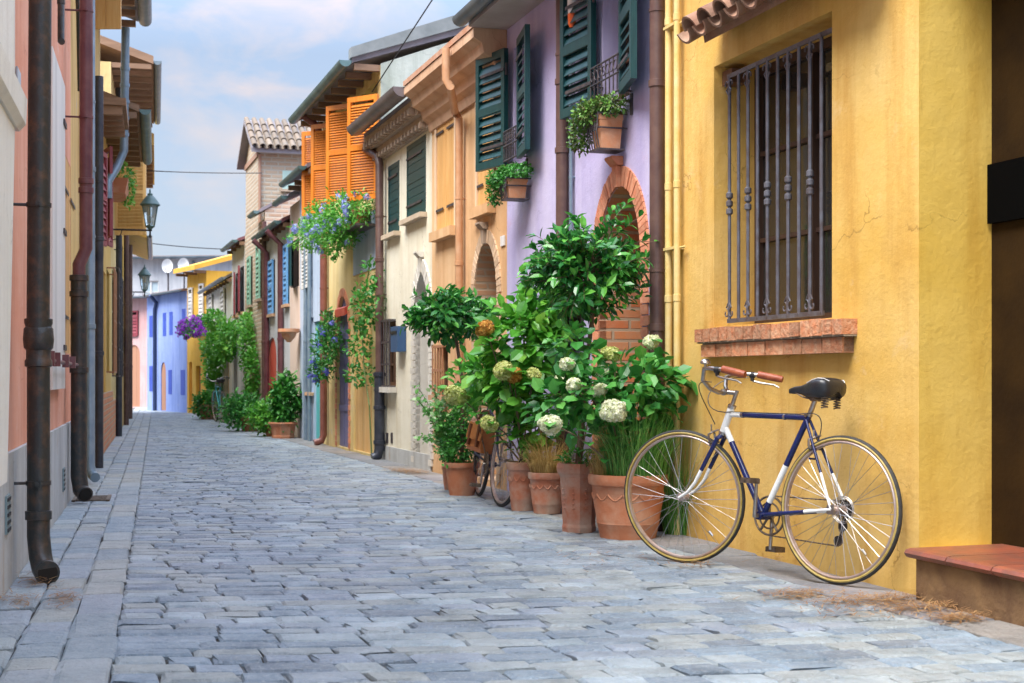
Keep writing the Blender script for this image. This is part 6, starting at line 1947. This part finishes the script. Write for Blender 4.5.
    for i in range(13): an = math.pi / 2 - math.pi * i / 12; ch.append((bb.x + (cr + .003) * math.cos(an), yc, bb.z + (cr + .003) * math.sin(an)))
    ch += [(.06, -.044, R - .168), (.035, -.044, R - .170), (.012, -.044, R - .155), (.012, -.044, R - .12), (.034, -.043, R - .09), (.030, -.042, R - .03), (.02, -.041, R + .03), (.0, -.041, R + .04)]
    # links as a dashed double line
    ch.append(ch[0])
    for a, b in zip(ch, ch[1:]):
        a, b = Vector(a), Vector(b); k = max(1, int((b - a).length / .0127))
        for i in range(k):
            p, p2_ = a.lerp(b, i / k), a.lerp(b, (i + .82) / k); q.tube([p, p2_], .0038 if i % 2 else .003, 4)
    q.build('chain', DIRTY, t)
    q = MB()
    # spoke guard disc behind the sprockets
    for k, rr in enumerate((.062, .055)):
        q.tube([(rr * math.cos(2 * math.pi * i / 28), -.024, R + rr * math.sin(2 * math.pi * i / 28)) for i in range(28)], .0022, 5, closed=True)
    q.build('spoke_guard', CHROME, rw)
    return t, S, clamp

bicycle('old royal blue and white bicycle leaning against the golden wall', 1.475, 6.47, 129, 4, 19, BIKEB, BIKEW)
X, D = (494 - 512) * 11.15 / FPX, 11.15
bk, S_, cl_ = bicycle('dark violet bicycle parked between the pots, seen almost end on', -.265, 11.30, -79, -5, 8, BIKED, BIKED, tan=TYRE, grip=SADM)
pf = Vector((*G(224.5, 423), 0))
bicycle('tiny turquoise bicycle parked far down the street by the ivy', pf.x, pf.y, 112, -4, 0, BIKET, BIKET, tan=TYRE, grip=SADM)

# tan satchel hanging beside the dark bicycle
c = P3(479, 436, 10.95)
t = thing('satchel', 'tan leather satchel hanging on the dark bicycle', 'bag', FW, c.x, c.y, c.z - .12)
t.rotation_euler = (R_(8), R_(-6), R_(118))
OFF[t.name] = (0, 0, 0)
q = MB(); W2 = .115
q.prism([(-.045, .0), (.045, .0), (.055, .03), (.05, .20), (.03, .235), (-.04, .235), (-.05, .20), (-.055, .03)], -W2, W2)
q.build('body', LEATH, t)
q = MB()
q.prism([(-.046, .236), (.035, .243), (.062, .215), (.074, .09), (.064, .09), (.053, .205), (.03, .236)], -W2 - .004, W2 + .004)
q.build('flap', mat('tan_leather_light', (.50, .18, .05), (.58, .25, .09), 12, .45, bump=.3, bscale=60), t)
q = MB()
for x in (-.07, .07): q.box(x - .012, x + .012, .060, .079, .04, .20)
q.tube(arc((0, 0, .22), .10, 0, math.pi, 10), .008, 6)
q.build('strap', mat('dark_leather', (.16, .05, .02), rough=.5), t)

# ------------------------------------------------------------------ straw litter and small weeds
RUST = leafmat('rusty_straw', (0.16, 0.07, 0.025), (0.34, 0.17, 0.06), (0.55, 0.36, 0.15), 0.8, 0.1)
def litter(label, pts, n, m=RUST, L=.06):
    V = []; F = []
    for i in range(n):
        (x, y, rx, ry) = pts[rng.integers(len(pts))]
        px_, py_ = x + rng.normal() * rx * .45, y + rng.normal() * ry * .45
        X, D = G(px_, max(py_, 400)); a = rng.uniform(0, 3.14); l = L * rng.uniform(.4, 1.2)
        d = np.array([math.cos(a), math.sin(a), rng.uniform(-.15, .15)]) * l / 2; w_ = np.array([-math.sin(a), math.cos(a), 0]) * .0022
        c = np.array([X, D, .008 + rng.random() ** 2 * .022 + abs(d[2])]); b = len(V)
        V += [c - d - w_, c - d + w_, c + d + w_ * .4, c + d - w_ * .4]; F.append((b, b + 1, b + 2, b + 3))
    mb = MB(); mb.v = [tuple(v) for v in V]; mb.f = F
    mb.build('straw_litter', m, None, off=tuple(V[0]), label=label, cat='litter', kind='stuff')
litter('dry straw litter on the stones in front of the terracotta step', [(850, 603, 60, 5), (925, 609, 55, 5), (900, 600, 50, 4), (960, 620, 30, 6), (800, 596, 50, 5), (880, 612, 90, 10)], 1900)
litter('dry straw by the foot of the salmon wall', [(18, 602, 26, 8), (62, 600, 22, 10), (36, 584, 26, 8)], 360)
litter('strip of dry straw by the cream house', [(402, 471.5, 22, 1.6), (415, 473, 18, 1.5)], 700, L=.07)
litter('scattered straw bits under the bicycle', [(690, 567, 30, 3), (780, 560, 40, 5), (600, 560, 60, 12)], 260)
for (x, y, lab) in ((909, 586, 'small green weed at the wall corner by the terracotta step'), (60, 449, 'small weed by the plinth')):
    if y == 449: continue
    X, D = G(x, y); V, F_ = blades((X, D, .0), .03, 30, .06, .004, .7, .8)
    mb = MB(); mb.v = V.tolist(); mb.f = F_
    mb.build('weed', GRASS, None, off=(X, D, 0), label=lab, cat='weed')
